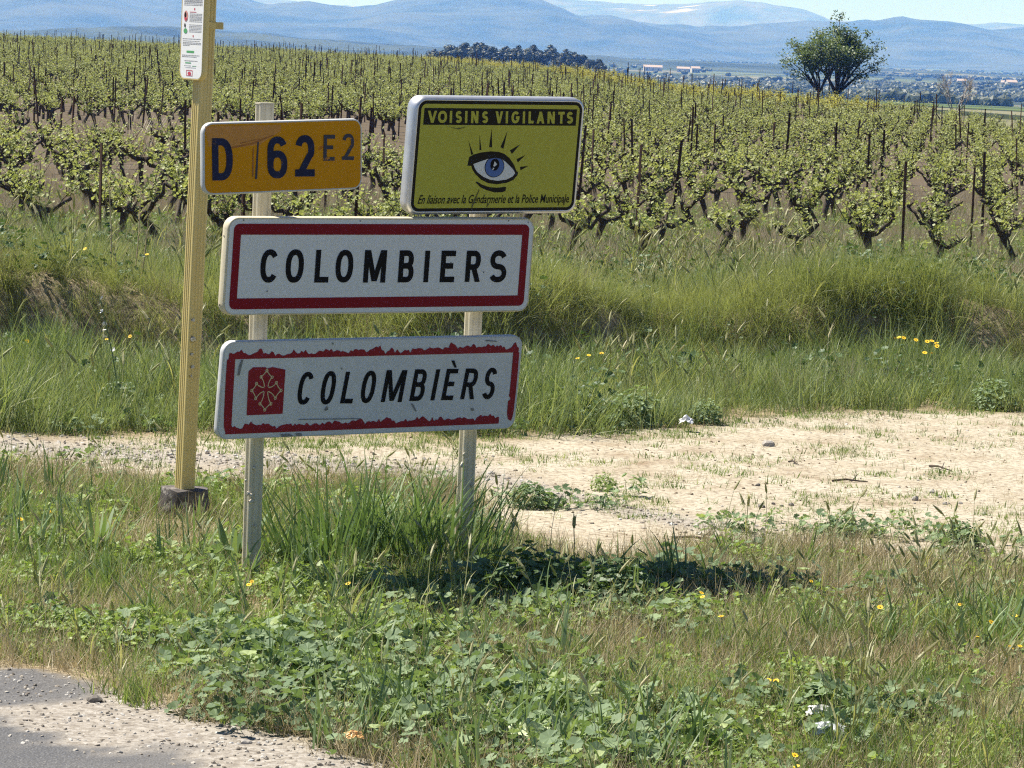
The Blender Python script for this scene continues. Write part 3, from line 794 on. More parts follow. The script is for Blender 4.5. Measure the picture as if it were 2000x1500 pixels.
for k in range(0, 120):
    dx = 0.92 / math.sqrt(1 + ROW_K ** 2)
    xs = np.arange(-60, 60, dx) + (k * 0.37) % dx
    for x in xs:
        y = ROW_Y0 + ROW_K * x + k * ROW_STEP
        if y < 20 or abs(x) > y * 0.1455 * 1.1 + 1.5: continue
        xx = x + random.gauss(0, 0.06); yy = y + random.gauss(0, 0.06)
        if yy > float(field_edge(xx, yy)): continue
        lane = (60 < yy < 80 and xx < -0.5 - (yy - 60) * 0.1)     # the bare headland at the left
        if random.random() < ((0.2 if k < 25 else 0.22) if k else 0.28) and not (lane and random.random() < .6):
            stakes.append((xx + dx * 0.5 + random.gauss(0, .05), yy + 0.28 + random.gauss(0, .05), k))
        if lane: continue
        if random.random() < 0.05: continue
        slots.append((xx, yy, k))
def in_view(x, y): return abs(x) < y * 0.1455 + 0.3
slots.sort(key=lambda s: s[1] - 0.0 * s[0]); stakes.sort(key=lambda s: s[1])
near = [s for s in slots if in_view(s[0], s[1])][:300]
nearset = set(near)
later = []
for i, (x, y, k) in enumerate(near):
    j = random.randrange(10) if k else (i * 3 + 1) % 10
    if True:
        if i < 1:
            t = empty('grapevine'); link('trunk', TR_ME[j], t); tag(link('canes', CANE_ME[j], t), kind='stuff'); tag(link('foliage', FOL_ME[j], t), kind='stuff')
            first = t
        else:
            t = copy_tree(first)
            for ch in t.children:
                ch.data = {'trunk': TR_ME, 'canes': CANE_ME, 'foliage': FOL_ME}[ch.name.split('.')[0]][j]
    t.location = (x, y, float(tz(x, y)))
    t.rotation_euler = (random.gauss(0, .05), random.gauss(0, .05), ROW_DIR + (math.pi if random.random() < .5 else 0) + random.gauss(0, .15))
    sc = random.uniform(0.82, 1.05); t.scale = (sc, sc, sc * random.uniform(.92, 1.08))
    if k == 0:
        tag(t, 'gnarled old vine with bare twisted trunk in the front row of the vineyard', 'grapevine', 'grapevines of the front row')
    else:
        tag(t, 'leafy grapevine', 'grapevine', 'grapevines'); later.append((t, k))
rest = [s for s in slots if s not in nearset]
def joined_vine(m, s):
    pass
def far_vine_src(s, vm=None):
    tm, fm, cm = MB(), MB(), MB()
    hd, ar = vine_trunk(tm, 300 + s)
    vine_shoots(fm, cm, 300 + s, hd, ar, 13, random.choice([12, 15, 17]))
    n_leaf = len(fm.f)
    b = MB(); b.add(fm.v, fm.f); b.t = list(fm.t)
    b.add(tm.v, tm.f, 0.5); b.add(cm.v, cm.f, 0.5)
    me = b.mesh('grapevine', vm or M_VINE); me.materials.append(M_VBARK)
    me.polygons.foreach_set('material_index', [0] * n_leaf + [1] * (len(b.f) - n_leaf))
    return bpy.data.objects.new('grapevine_form', me)
FV = [far_vine_src(s) for s in range(7)]
FVY = [far_vine_src(20 + s, M_VINE_YEL) for s in range(4)]
random.seed(19)
def yellow_strip(x, y):
    a = x / y
    return -0.03 < a < 0.10 and y > float(field_edge(x, y)) - 0.16 * y + random.uniform(-6, 6)
yel = [s for s in rest if yellow_strip(s[0], s[1])]
ys = set(yel); rest = [s for s in rest if s not in ys]
P = np.array([(x, y, float(tz(x, y))) for x, y, k in yel])
scatter('grapevines', 'strip of yellower vines along the crest before the green tree', 'grapevines', FVY, P, rng.uniform(0.9, 1.1, len(P)), tilt=0.04)
P = np.array([(x, y, float(tz(x, y))) for x, y, k in rest])
scatter('grapevines', 'far rows of grapevines running up to the crest of the field', 'grapevines', FV, P, rng.uniform(0.82, 1.08, len(P)), rotz=np.where(rng.random(len(P)) < .5, ROW_DIR, ROW_DIR + np.pi) + rng.normal(0, .15, len(P)), tilt=0.04)

def stake_mesh(h, s):
    random.seed(s)
    mb = MB()
    # an angle-iron: two thin flanges
    w = 0.030; t = 0.006
    prof = [(0, 0), (w, 0), (w, t), (t, t), (t, w), (0, w)]
    vs = []
    for i, z in enumerate((-0.15, h * .5, h)):
        off = random.uniform(-.012, .012) if i == 1 else 0
        vs += [Vector((a - w / 3 + off, b - w / 3, z)) for a, b in prof]
    fs = []
    for l in range(2):
        for k in range(6):
            fs.append((l * 6 + k, l * 6 + (k + 1) % 6, (l + 1) * 6 + (k + 1) % 6, (l + 1) * 6 + k))
    fs.append(tuple(12 + k for k in range(6)))
    mb.add(vs, fs, 0.5)
    return mb.mesh('stake', M_RUST)
ST_ME = [stake_mesh(h, i) for i, h in enumerate((1.02, 1.12, 1.22, 1.08, 1.36, 1.18))]
ORD = ['first', 'second', 'third', 'fourth', 'fifth', 'sixth', 'seventh', 'eighth', 'ninth', 'tenth', 'eleventh', 'twelfth', 'thirteenth', 'fourteenth', 'fifteenth', 'sixteenth', 'seventeenth', 'eighteenth', 'nineteenth', 'twentieth']
def photo_px(p):
    v = Vector(p) - Vector((0, 0, CAMZ))
    return 1000 + FPX * v.dot(_r) / v.dot(_f)
def front_labels(objs, what):
    objs = sorted(objs, key=lambda o: photo_px(o.location))
    left = [o for o in objs if photo_px(o.location) < 375]; mid = [o for o in objs if 375 <= photo_px(o.location) < 800]
    eye = [o for o in objs if 800 <= photo_px(o.location) < 1080]; right = [o for o in objs if photo_px(o.location) >= 1080]
    for i, o in enumerate(reversed(left)): o['label'] = f'{ORD[i]} {what} counted leftwards from the yellow pole'
    for i, o in enumerate(mid): o['label'] = f'{ORD[i]} {what} behind the orange road number sign and posts'
    for i, o in enumerate(eye): o['label'] = f'{ORD[i]} {what} mostly hidden behind the yellow eye sign'
    for i, o in enumerate(right): o['label'] = f'{ORD[i]} {what} counted rightwards from the yellow eye sign'
def row_label(o, k, what, grp):
    r = ORD[k] if k < 20 else 'far'
    o['label'] = f'{what} in the {r} row of the vineyard counted from the track' if k < 20 else f'{what} in the far rows of the vineyard'
    o['group'] = f'{grp} of the {r} row'
front_labels([o for o in scn.objects if o.name.startswith('grapevine') and o.get('group') == 'grapevines of the front row'], 'gnarled front row vine')
random.seed(13)
nst = [s for s in stakes if in_view(s[0], s[1])][:300]
nstset = set(nst)
for i, (x, y, k) in enumerate(nst):
    o = link('vine_stake', random.choice(ST_ME))
    o.location = (x, y, float(tz(x, y)))
    o.rotation_euler = (random.gauss(0, .035), random.gauss(0, .05), random.uniform(0, 6.28))
    if k == 0: tag(o, 'rusty iron stake standing in the front row of vines', 'stake', 'rusty stakes of the front row')
    else:
        tag(o, 'rusty iron stake', 'stake'); row_label(o, k, 'rusty iron stake', 'rusty stakes')
front_labels([o for o in scn.objects if o.name.startswith('vine_stake') and o.get('group') == 'rusty stakes of the front row'], 'rusty front row stake')
for t, k in later: row_label(t, k, 'leafy grapevine', 'grapevines')
rest = [s for s in stakes if s not in nstset]
P = np.array([(x, y, float(tz(x, y))) for x, y, k in rest])
FS = [bpy.data.objects.new('stake_form', m) for m in ST_ME]
scatter('vine_stakes', 'far rusty stakes bristling along the crest of the vineyard', 'stakes', FS, P, rng.uniform(0.9, 1.1, len(P)), tilt=0.045)

# ------------------------------------------------------------------ trees
def limb(mb, p, d, L, r, depth, tips, spread=0.55, up=0.25, n=6, shrink=0.72, kids=(2, 3)):
    pts = [p.copy()]; dd = d.copy()
    seg = 3
    for i in range(seg):
        dd = (dd + Vector((random.gauss(0, .13), random.gauss(0, .13), random.gauss(up * .25, .08)))).normalized()
        p = p + dd * L / seg
        pts.append(p.copy())
    mb.tube(pts, [r, r * .9, r * .8, r * .68], n if r > .03 else 4, 0.5, False, 0.08)
    if depth == 0:
        tips.append((p, dd)); return
    for k in range(random.randint(*kids)):
        az = random.uniform(0, 6.283)
        nd = (dd + Vector((math.cos(az), math.sin(az), random.uniform(-.2, .35))) * spread * random.uniform(.7, 1.3)).normalized()
        limb(mb, pts[random.choice([2, 3, 3])], nd, L * shrink * random.uniform(.8, 1.15), r * .62, depth - 1, tips, spread, up, n, shrink, kids)
    if depth <= 2: tips.append((p, dd))
def leafy_tree(name, base, trunk_h, lean, r, seed, label, depth=4, L=1.5, leaf=0.11, per=46, ball=0.42, extra=()):
    random.seed(seed)
    t = empty(name, base, label, 'tree', None)
    tm, fm = MB(), MB(); tips = []
    p = Vector((0, 0, -0.4))
    limb(tm, p, Vector((*lean, 1)).normalized(), trunk_h + 0.4, r, 0, [], up=.1)
    top = Vector(tm.v[-1]) * 0 + sum((Vector(v) for v in tm.v[-6:]), Vector()) / 6
    for k in range(7):
        az = k * 0.9 + random.uniform(-.4, .4)
        nd = Vector((math.cos(az) * .62 + lean[0], math.sin(az) * .62 + lean[1], 1.0)).normalized()
        limb(tm, top, nd, L, r * .68, depth - 1, tips, 0.6, .3)
    for (dx_, dz_) in extra:
        e = Vector((dx_, random.uniform(-.5, .5), dz_)); m_ = top.lerp(e, .5) + Vector((0, 0, .25))
        tm.tube([top, m_, e], [r * .45, r * .28, r * .1], 5)
        tips += [(e, e)] * 2 + [(m_.lerp(e, .6), e)]
    for (q, d) in tips:
        n = int(per * random.uniform(.5, 1.2)); b = ball * random.uniform(.7, 1.2); tn = random.random()
        for _ in range(n):
            o = Vector((max(-.9, min(.9, random.gauss(0, .46))), random.gauss(0, .46), max(-.6, min(.6, random.gauss(0, .34))))) * b
            c = q + o
            rr = leaf * random.uniform(.6, 1.2)
            nn = rnd_up(.8); a = nn.cross(Vector((random.random(), random.random(), .2))).normalized(); bb = nn.cross(a)
            fm.add([c - a * rr, c + bb * rr * .55, c + a * rr, c - bb * rr * .55], [(0, 1, 2, 3)], min(1, max(0, tn * .5 + random.random() * .5)))
    link('trunk', tm.mesh('trunk', M_BARK, True), t)
    link('crown', fm.mesh('crown', M_TREE), t)
    return t
def gz(x, y): return float(tz(x, y))
b1 = at_depth(1603, 172, 255); b2 = at_depth(1627, 172, 258)
leafy_tree('tree', (b1.x, b1.y, gz(b1.x, b1.y)), 0.7, (-0.25, 0.1), 0.13, 3, 'left hand stem of the round green tree beyond the vineyard, leaning left', L=1.6, ball=.62, per=44, extra=((-1.9, 1.9), (-2.5, 2.6), (-2.7, 3.2), (-1.6, 3.4), (-2.0, 4.2), (-.6, 2.6)))
leafy_tree('tree', (b2.x, b2.y, gz(b2.x, b2.y)), 0.6, (0.14, 0.0), 0.17, 8, 'larger upright green tree beyond the vineyard with spreading right crown', L=1.95, ball=.68, per=42, extra=((2.0, 2.0), (2.9, 2.5), (3.3, 3.1), (2.6, 3.7), (3.1, 4.3), (1.0, 2.2), (2.2, 5.0), (.3, 6.2)))
def bare_tree(base, seed):
    random.seed(seed)
    t = empty('bare_tree', base, 'pale leafless tree with spreading twigs beyond the vineyard', 'tree')
    tm, tw = MB(), MB(); tips = []
    for k in range(6):
        az = k * 1.05 + random.uniform(-.3, .3)
        nd = Vector((math.cos(az) * .75, math.sin(az) * .5, 1.0)).normalized()
        limb(tm, Vector((random.uniform(-.1, .1), random.uniform(-.1, .1), -.2)), nd, 1.25, .04, 2, tips, .5, .3, 5, .68)
    for (q, d) in tips:
        for _ in range(7):
            dd = (d + Vector((random.gauss(0, .35), random.gauss(0, .35), random.gauss(.1, .3)))).normalized()
            tw.tube([q, q + dd * random.uniform(.25, .6)], [.008, .004], 3, .5, False)
    link('trunk', tm.mesh('trunk', M_PALEBARK, True), t); link('twigs', tw.mesh('twigs', M_PALEBARK), t)
    return t
bb = at_depth(1866, 200, 235)
bare_tree((bb.x, bb.y, gz(bb.x, bb.y) + .1), 5)

# the dark wood on its knoll: single trees
def wood_tree_meshes(seed):
    random.seed(seed)
    tm, fm = MB(), MB()
    H = random.uniform(6.5, 9.0); W = random.uniform(2.6, 3.8)
    tm.tube([(0, 0, -1), (0.1, 0, H * .3), (0, .1, H * .6)], [.3, .24, .14], 6)
    for b in range(11):
        a = random.uniform(0, 6.283); rr = W * .62 * math.sqrt(random.random())
        c = Vector((math.cos(a) * rr, math.sin(a) * rr, H * random.uniform(.42, .86) - rr * .25)); s = random.uniform(.9, 1.7); tn = random.random()
        for _ in range(95):
            d = Vector((random.gauss(0, 1), random.gauss(0, 1), random.gauss(0, 1))).normalized() * s * random.uniform(.6, 1.05)
            d.z *= .75
            q = c + d; nn = (d.normalized() + rnd_up(.4) * .6).normalized()
            e1 = nn.cross(Vector((.3, .2, .9))).normalized(); e2 = nn.cross(e1); r = random.uniform(.2, .42)
            fm.add([q - e1 * r, q + e2 * r * .7, q + e1 * r, q - e2 * r * .7], [(0, 1, 2, 3)], min(1, max(0, tn * .4 + random.random() * .6)))
    return tm.mesh('trunk', M_BARK), fm.mesh('crown', M_WOOD)
WM = [wood_tree_meshes(60 + i) for i in range(5)]
random.seed(17)
wf = None
def wood_tree(x, y, s, label, group):
    global wf
    j = random.randrange(5)
    if wf is None:
        t = empty('wood_tree'); link('trunk', WM[j][0], t); link('crown', WM[j][1], t); wf = t
    else:
        t = copy_tree(wf)
        for ch in t.children: ch.data = WM[j][0 if ch.name.startswith('trunk') else 1]
    t.location = (x, y, gz(x, y)); t.rotation_euler = (0, 0, random.uniform(0, 6.28)); t.scale = (s, s, s * random.uniform(.9, 1.05))
    tag(t, label, 'tree', group)
for i in range(52):
    px = 846 + (i % 26) * 13.4 + random.uniform(-5, 5)
    row = i // 26
    Y = 1195 + row * 14 + random.uniform(-5, 5)
    env = np.interp(px, [835, 870, 900, 960, 1020, 1060, 1100, 1140, 1170, 1195], [.75, 1.0, 1.05, 1.0, .95, .95, .9, .75, .6, .42])
    p = at_depth(px, 120, Y)
    wood_tree(p.x, Y, env * random.uniform(.88, 1.08), 'dark evergreen tree in the wood on the knoll past the vineyard', 'trees of the dark wood')
p = at_depth(823, 120, 1180); wood_tree(p.x, 1180, .62, 'small round tree standing apart at the left end of the dark wood', None)

# distant hedges, copses and farm buildings of the plain
def lowtree(mb):
    for b in range(6):
        bm = bmesh.new(); bmesh.ops.create_icosphere(bm, subdivisions=1, radius=1)
        o = Vector((random.uniform(-3, 3), random.uniform(-3, 3), random.uniform(1.2, 3)))
        vs = [o + Vector((v.co.x * 2.6, v.co.y * 2.6, v.co.z * 2.2)) * random.uniform(.75, 1.2) for v in bm.verts]
        bm.verts.index_update()
        mb.add(vs, [[v.index for v in f.verts] for f in bm.faces], random.random()); bm.free()
LT = variants('copse', 5, lowtree, leaf_mat('copse_leaves', [(0.05, (0.03, 0.042, 0.02)), (1.0, (0.075, 0.09, 0.042))], 0.1))
n = 15000
y = np.exp(rng.uniform(np.log(1300), np.log(8800), n)); x = rng.uniform(-1, 1, n) * y * 0.19
w = fbm(x, y * 0.42, 330, 71); lines = np.abs(vnoise(x, y * .5, 260, 73) - .5) < .022
keep = (w > 0.55) | (lines & (rng.random(n) < .8)) | (rng.random(n) < .03)
keep &= ~((np.abs(x) < 130) & (y < 1400))
x, y = x[keep], y[keep]
scatter('distant_woodland', 'far copses and hedgerows spread across the blue hazy plain', 'woodland', LT, np.stack([x, y, tz(x, y)], -1), rng.uniform(.45, 1.15, len(x)), tilt=0.0)
M_WALL = flat_mat('pale_render', (0.50, 0.47, 0.42), .9, .2, .08)
M_TILE = flat_mat('roof_tiles', (0.46, 0.36, 0.29), .9, .2, .2)
M_DOOR = flat_mat('dark_opening', (0.03, 0.03, 0.035), .6, .3)
def farmhouse(px, py, Y, L, W, H, rot, label):
    p = at_depth(px, py, Y)
    t = empty('farmhouse', (p.x, Y, gz(p.x, Y)), label, 'farmhouse', 'pale buildings on the distant plain')
    t.rotation_euler = (0, 0, rot)
    w = MB(); w.box((0, 0, H / 2 - 1), (L, W, H + 2)); w.add([(-L / 2, -W / 2, H), (-L / 2, W / 2, H), (-L / 2, 0, H + W * .22), (L / 2, -W / 2, H), (L / 2, W / 2, H), (L / 2, 0, H + W * .22)], [(0, 1, 2), (3, 5, 4)])
    link('wall', w.mesh('wall', M_WALL), t)
    r = MB(); e = .5
    r.add([(-L / 2 - e, -W / 2 - e, H - .1), (L / 2 + e, -W / 2 - e, H - .1), (L / 2 + e, 0, H + W * .25), (-L / 2 - e, 0, H + W * .25), (-L / 2 - e, W / 2 + e, H - .1), (L / 2 + e, W / 2 + e, H - .1)], [(0, 1, 2, 3), (3, 2, 5, 4)])
    link('roof', r.mesh('roof', M_TILE), t)
    for k in range(3):
        d = MB(); d.box((-L / 2 + L * (k + .6) / 3.2, -W / 2 - .02, H * .45), (1.4, .12, 1.8)); link('window', d.mesh('window', M_DOOR), t)
farmhouse(1275, 128, 3900, 20, 9, 4.5, .05, 'long pale farm building on the plain right of the dark wood')
farmhouse(1338, 131, 3900, 17, 8, 4, -.1, 'low pale farm building between the dark wood and the green tree')
farmhouse(1358, 130, 3850, 9, 8, 5, .2, 'taller pale house on the plain left of the green tree')
farmhouse(1878, 148, 3300, 8, 7, 4.5, .1, 'pale house on the plain behind the bare tree')
farmhouse(1965, 151, 3300, 8, 7, 4.5, -.2, 'small pale house at the right end of the plain')
farmhouse(1975, 155, 3200, 9, 8, 5.5, .2, 'second small pale house at the right end of the plain')
# ------------------------------------------------------------------ lettering: strokes in a unit box, mapped into each letter's own box
def ell(cx, cy, rx, ry, a0, a1, n=26, p=2.35):
    out = []
    for i in range(n + 1):
        a = math.radians(a0 + (a1 - a0) * i / n)
        c, s = math.cos(a), math.sin(a)
        out.append((cx + rx * math.copysign(abs(c) ** (2 / p), c), cy + ry * math.copysign(abs(s) ** (2 / p), s)))
    return out
GL = {   # 'd' = straight stroke cut level top and bottom, 'h' = level bar, 'c' = curved stroke
 'C': [('c', ell(.5, .5, .5, .5, 38, 322))],
 'O': [('c', ell(.5, .5, .5, .5, 0, 360, 40))],
 'L': [('d', (0, 0), (0, 1)), ('h', 0, 0, 1)],
 'I': [('d', (.5, 0), (.5, 1))],
 'E': [('d', (0, 0), (0, 1)), ('h', 0, 0, 1), ('h', .52, 0, .86), ('h', 1, 0, 1)],
 'M': [('d', (0, 0), (0, 1)), ('d', (1, 0), (1, 1)), ('d', (.5, .04), (.06, 1)), ('d', (.5, .04), (.94, 1))],
 'N': [('d', (0, 0), (0, 1)), ('d', (1, 0), (1, 1)), ('d', (.96, 0), (.04, 1))],
 'V': [('d', (.5, 0), (0, 1)), ('d', (.5, 0), (1, 1))],
 'A': [('d', (0, 0), (.5, 1)), ('d', (1, 0), (.5, 1)), ('h', .26, .18, .82)],
 'T': [('d', (.5, 0), (.5, 1)), ('h', 1, 0, 1)],
 'S': [('c', ell(.5, .745, .47, .255, 22, 270, 20, 2.1) + ell(.5, .245, .5, .245, 90, -155, 20, 2.1)[1:])],
 'G': [('c', ell(.5, .5, .5, .5, 40, 350)), ('h', .47, .55, 1)],
 'R': [('d', (0, 0), (0, 1)), ('c', [(0, 1), (.5, 1)] + ell(.55, .735, .42, .265, 88, -88, 14) + [(.5, .47), (0, .47)]), ('d', (1, 0), (.55, .47))],
 'B': [('d', (0, 0), (0, 1)), ('c', [(0, 1), (.5, 1)] + ell(.52, .76, .42, .24, 88, -88, 14) + [(.5, .52), (0, .52)]), ('c', [(.3, .52), (.5, .52)] + ell(.54, .26, .46, .26, 88, -88, 14) + [(.5, 0), (0, 0)])],
 'D': [('d', (0, 0), (0, 1)), ('c', [(0, 1), (.4, 1)] + ell(.4, .5, .6, .5, 88, -88, 20) + [(.4, 0), (0, 0)])],
 '6': [('c', ell(.5, .3, .5, .3, 0, 360, 34)), ('c', [(0, .3), (0, .55)] + ell(.5, .66, .5, .34, 178, 30, 18))],
 '2': [('c', ell(.5, .7, .48, .3, 165, -38, 18)), ('d', (.06, .0), (.93, .56)), ('h', 0, 0, 1)],
}
def ribbon(mb, pts, t, y, closed=False):
    n = len(pts)
    L, R = [], []
    for i in range(n):
        a = pts[i - 1] if (i > 0 or closed) else pts[0]
        b = pts[(i + 1) % n] if (i < n - 1 or closed) else pts[-1]
        dx, dz = b[0] - a[0], b[1] - a[1]
        l = math.hypot(dx, dz) or 1e-9
        nx, nz = -dz / l, dx / l
        L.append((pts[i][0] + nx * t / 2, y, pts[i][1] + nz * t / 2)); R.append((pts[i][0] - nx * t / 2, y, pts[i][1] - nz * t / 2))
    fs = [(i, n + i, n + (i + 1) % n, (i + 1) % n) for i in range(n if closed else n - 1)]
    mb.add(L + R, fs)
def glyph(ch, quad, t, y, mat, parent, name='letter'):
    (ax, az), (bx, bz), (cx, cz), (dx, dz) = quad          # tl tr br bl
    W = (math.hypot(bx - ax, bz - az) + math.hypot(cx - dx, cz - dz)) / 2
    H = (math.hypot(ax - dx, az - dz) + math.hypot(bx - cx, bz - cz)) / 2
    def mp(u, v):
        tx, tzz = ax + (bx - ax) * u, az + (bz - az) * u
        lx, lz = dx + (cx - dx) * u, dz + (cz - dz) * u
        return (lx + (tx - lx) * v, lz + (tzz - lz) * v)
    hw = t / 2 / W; hh = t / 2 / H
    mb = MB(); k = 0
    for st in GL[ch]:
        yy = y - k * 0.00012; k += 1
        X = (lambda u: .5) if ch == 'I' and W < t * 1.6 else (lambda u: hw + u * (1 - 2 * hw))
        Z = lambda v: hh + v * (1 - 2 * hh)
        if st[0] == 'd':
            (u0, v0), (u1, v1) = st[1], st[2]
            p, q = mp(X(u0), v0), mp(X(u1), v1)
            fl = math.hypot(q[0] - p[0], q[1] - p[1]); w = t / 2 * fl / max(1e-6, abs(q[1] - p[1]))
            mb.add([(p[0] - w, yy, p[1]), (p[0] + w, yy, p[1]), (q[0] + w, yy, q[1]), (q[0] - w, yy, q[1])], [(0, 1, 2, 3)])
        elif st[0] == 'h':
            v, u0, u1 = st[1], st[2], st[3]
            vv = Z(v)
            a0, a1 = mp(u0, vv - hh), mp(u1, vv - hh); b0, b1 = mp(u0, vv + hh), mp(u1, vv + hh)
            mb.add([(a0[0], yy, a0[1]), (a1[0], yy, a1[1]), (b1[0], yy, b1[1]), (b0[0], yy, b0[1])], [(0, 1, 2, 3)])
        else:
            pts = [mp(X(u), Z(v)) for u, v in st[1]]
            closed = abs(pts[0][0] - pts[-1][0]) + abs(pts[0][1] - pts[-1][1]) < 1e-6
            ribbon(mb, pts[:-1] if closed else pts, t, yy, closed)
    return link(name, mb.mesh(name, mat), parent)
def poly(name, pts, y, mat, parent):
    mb = MB(); mb.add([(a, y, b) for a, b in pts], [tuple(range(len(pts)))])
    return link(name, mb.mesh(name, mat), parent)
def rrect(w, h, r, n=7, cx=0, cz=0):
    out = []
    for (sx, sz, a0) in ((1, 1, 0), (-1, 1, 90), (-1, -1, 180), (1, -1, 270)):
        for i in range(n + 1):
            a = math.radians(a0 + 90 * i / n)
            out.append((cx + sx * (w / 2 - r) + r * math.cos(a), cz + sz * (h / 2 - r) + r * math.sin(a)))
    return out
def ring(name, outer, inner, y, mat, parent):
    n = len(outer); mb = MB()
    mb.add([(a, y, b) for a, b in outer] + [(a, y, b) for a, b in inner], [(i, (i + 1) % n, n + (i + 1) % n, n + i) for i in range(n)])
    return link(name, mb.mesh(name, mat), parent)
def densify(p, q, n):
    return [(p[0] + (q[0] - p[0]) * i / n, p[1] + (q[1] - p[1]) * i / n) for i in range(n + 1)]

M_WHITE = flat_mat('white_sheeting', (0.63, 0.645, 0.655), 0.42, 0.45, 0.05, 40)
M_WHITE2 = flat_mat('worn_white_sheeting', (0.56, 0.575, 0.585), 0.5, 0.4, 0.06, 14, 0, 0, (30, 0.66, (0.40, 0.41, 0.40)))
M_RED = flat_mat('dark_red_sheeting', (0.21, 0.007, 0.016), 0.5, 0.12, 0.05, 60)
M_RED2 = flat_mat('faded_red_sheeting', (0.26, 0.02, 0.028), 0.55, 0.12, 0.14, 25)
M_INK = flat_mat('black_print', (0.006, 0.006, 0.008), 0.6, 0.12, 0.1, 20)
M_INK2 = flat_mat('black_print_dull', (0.016, 0.014, 0.011), 0.55, 0.12, 0.15, 20)
M_YEL = flat_mat('yellow_sheeting', (0.44, 0.42, 0.06), 0.5, 0.15, 0.06, 30, 0, 0, (22, 0.70, (0.18, 0.18, 0.05)))
M_ORANGE = flat_mat('orange_sheeting', (0.60, 0.255, 0.003), 0.5, 0.12, 0.06, 18, 0, 0, (9, 0.66, (0.46, 0.16, 0.012)))
M_ORANGE2 = flat_mat('browned_orange', (0.36, 0.13, 0.02), 0.5, 0.3, 0.25, 16)
M_NAVY = flat_mat('navy_print', (0.018, 0.022, 0.06), 0.55, 0.12, 0.2, 18, 0, 0, (16, 0.60, (0.13, 0.075, 0.04)))
M_NAVYW = flat_mat('worn_navy_print', (0.028, 0.03, 0.055), 0.5, 0.35, 0.2, 20, 0, 0, (26, 0.62, (0.44, 0.175, 0.006)))
M_CREAM = flat_mat('cream_paint', (0.60, 0.53, 0.37), 0.5, 0.35, 0.1, 10, 0, 0.15, (14, 0.70, (0.40, 0.35, 0.25)))
M_POST = flat_mat('cream_post_paint', (0.56, 0.50, 0.36), 0.5, 0.35, 0.12, 7, 0, 0.15, (30, 0.70, (0.16, 0.13, 0.10)))
M_GREYRIM = flat_mat('grey_white_rim', (0.55, 0.55, 0.53), 0.45, 0.4, 0.12, 12, 0, 0.1, (18, 0.7, (0.30, 0.29, 0.27)))
M_ALU = flat_mat('brushed_aluminium', (0.62, 0.62, 0.63), 0.42, 0.5, 0.1, 14, 0.75)
M_POLE = flat_mat('yellow_pole_paint', (0.62, 0.49, 0.19), 0.45, 0.4, 0.08, 8, 0, 0.1, (40, 0.74, (0.28, 0.20, 0.10)))
M_PAPER = flat_mat('white_paper', (0.80, 0.80, 0.78), 0.5, 0.4, 0.02, 20)
M_BLUE = flat_mat('blue_print', (0.045, 0.12, 0.36), 0.45, 0.4, 0.05, 20)
M_GOLD = flat_mat('cream_line', (0.55, 0.46, 0.27), 0.5, 0.3, 0.1, 40)
M_BOLT = flat_mat('dark_steel', (0.10, 0.10, 0.10), 0.5, 0.5, 0.2, 30, 0.6)
M_SCUFF = flat_mat('grey_scuff', (0.20, 0.20, 0.20), 0.7, 0.2, 0.3, 60)
M_SCUFF2 = flat_mat('brown_scuff', (0.12, 0.11, 0.04), 0.7, 0.2, 0.3, 60)
M_GREYTXT = flat_mat('grey_print', (0.30, 0.30, 0.31), 0.6, 0.3, 0.2, 90)
M_GREENP = flat_mat('green_print', (0.10, 0.36, 0.14), 0.6, 0.3, 0.1, 40)
M_REDP = flat_mat('red_print', (0.55, 0.06, 0.10), 0.6, 0.3, 0.1, 40)
M_PINKP = flat_mat('pink_print', (0.60, 0.28, 0.24), 0.6, 0.3, 0.1, 40)

def panel(name, label, q, thick, rim, mat_rim, mat_face, rad, shift=0.993):
    (c, (w, h, yaw, roll, pitch)) = q
    u = Vector((math.cos(yaw), math.sin(yaw), 0)); n = Vector((math.sin(yaw), -math.cos(yaw), 0)); z = Vector((0, 0, 1))
    z2 = z * math.cos(pitch) + n * math.sin(pitch)
    u2 = u * math.cos(roll) + z2 * math.sin(roll); z3 = -u * math.sin(roll) + z2 * math.cos(roll)
    b = -(u2.cross(z3))
    cc = Vector((0, 0, CAMZ)) + (Vector(c) - Vector((0, 0, CAMZ))) * shift
    t = empty(name, (0, 0, 0), label, 'sign')
    s = shift
    t.matrix_world = Matrix(((u2.x * s, b.x * s, z3.x * s, cc.x), (u2.y * s, b.y * s, z3.y * s, cc.y), (u2.z * s, b.z * s, z3.z * s, cc.z), (0, 0, 0, 1)))
    # rim: a folded edge, bulging a little past the face
    loops = [(-0.004, 0.0005), (0.0, -0.002), (0.003, 0.0), (rim * .8, 0.007), (rim, thick * .45), (rim * .8, thick - .006), (0.0, thick), (-0.02, thick + 0.0005)]
    mb = MB(); vs = []
    for off, y in loops:
        vs += [(a, y, d) for a, d in rrect(w + 2 * off, h + 2 * off, max(.006, rad + off))]
    N = 32; fs = []
    for i in range(len(loops) - 1):
        for k in range(N):
            fs.append((i * N + k, i * N + (k + 1) % N, (i + 1) * N + (k + 1) % N, (i + 1) * N + k))
    fs.append(tuple((len(loops) - 1) * N + k for k in range(N)))
    mb.add(vs, fs)
    link('rim', mb.mesh('rim', mat_rim, True), t)
    f = rrect(w - 0.006, h - 0.006, rad - .003)
    mb = MB(); mb.add([(a, -0.0008, d) for a, d in f], [tuple(range(len(f) - 1, -1, -1))])
    link('face', mb.mesh('face', mat_face), t)
    return t, w, h

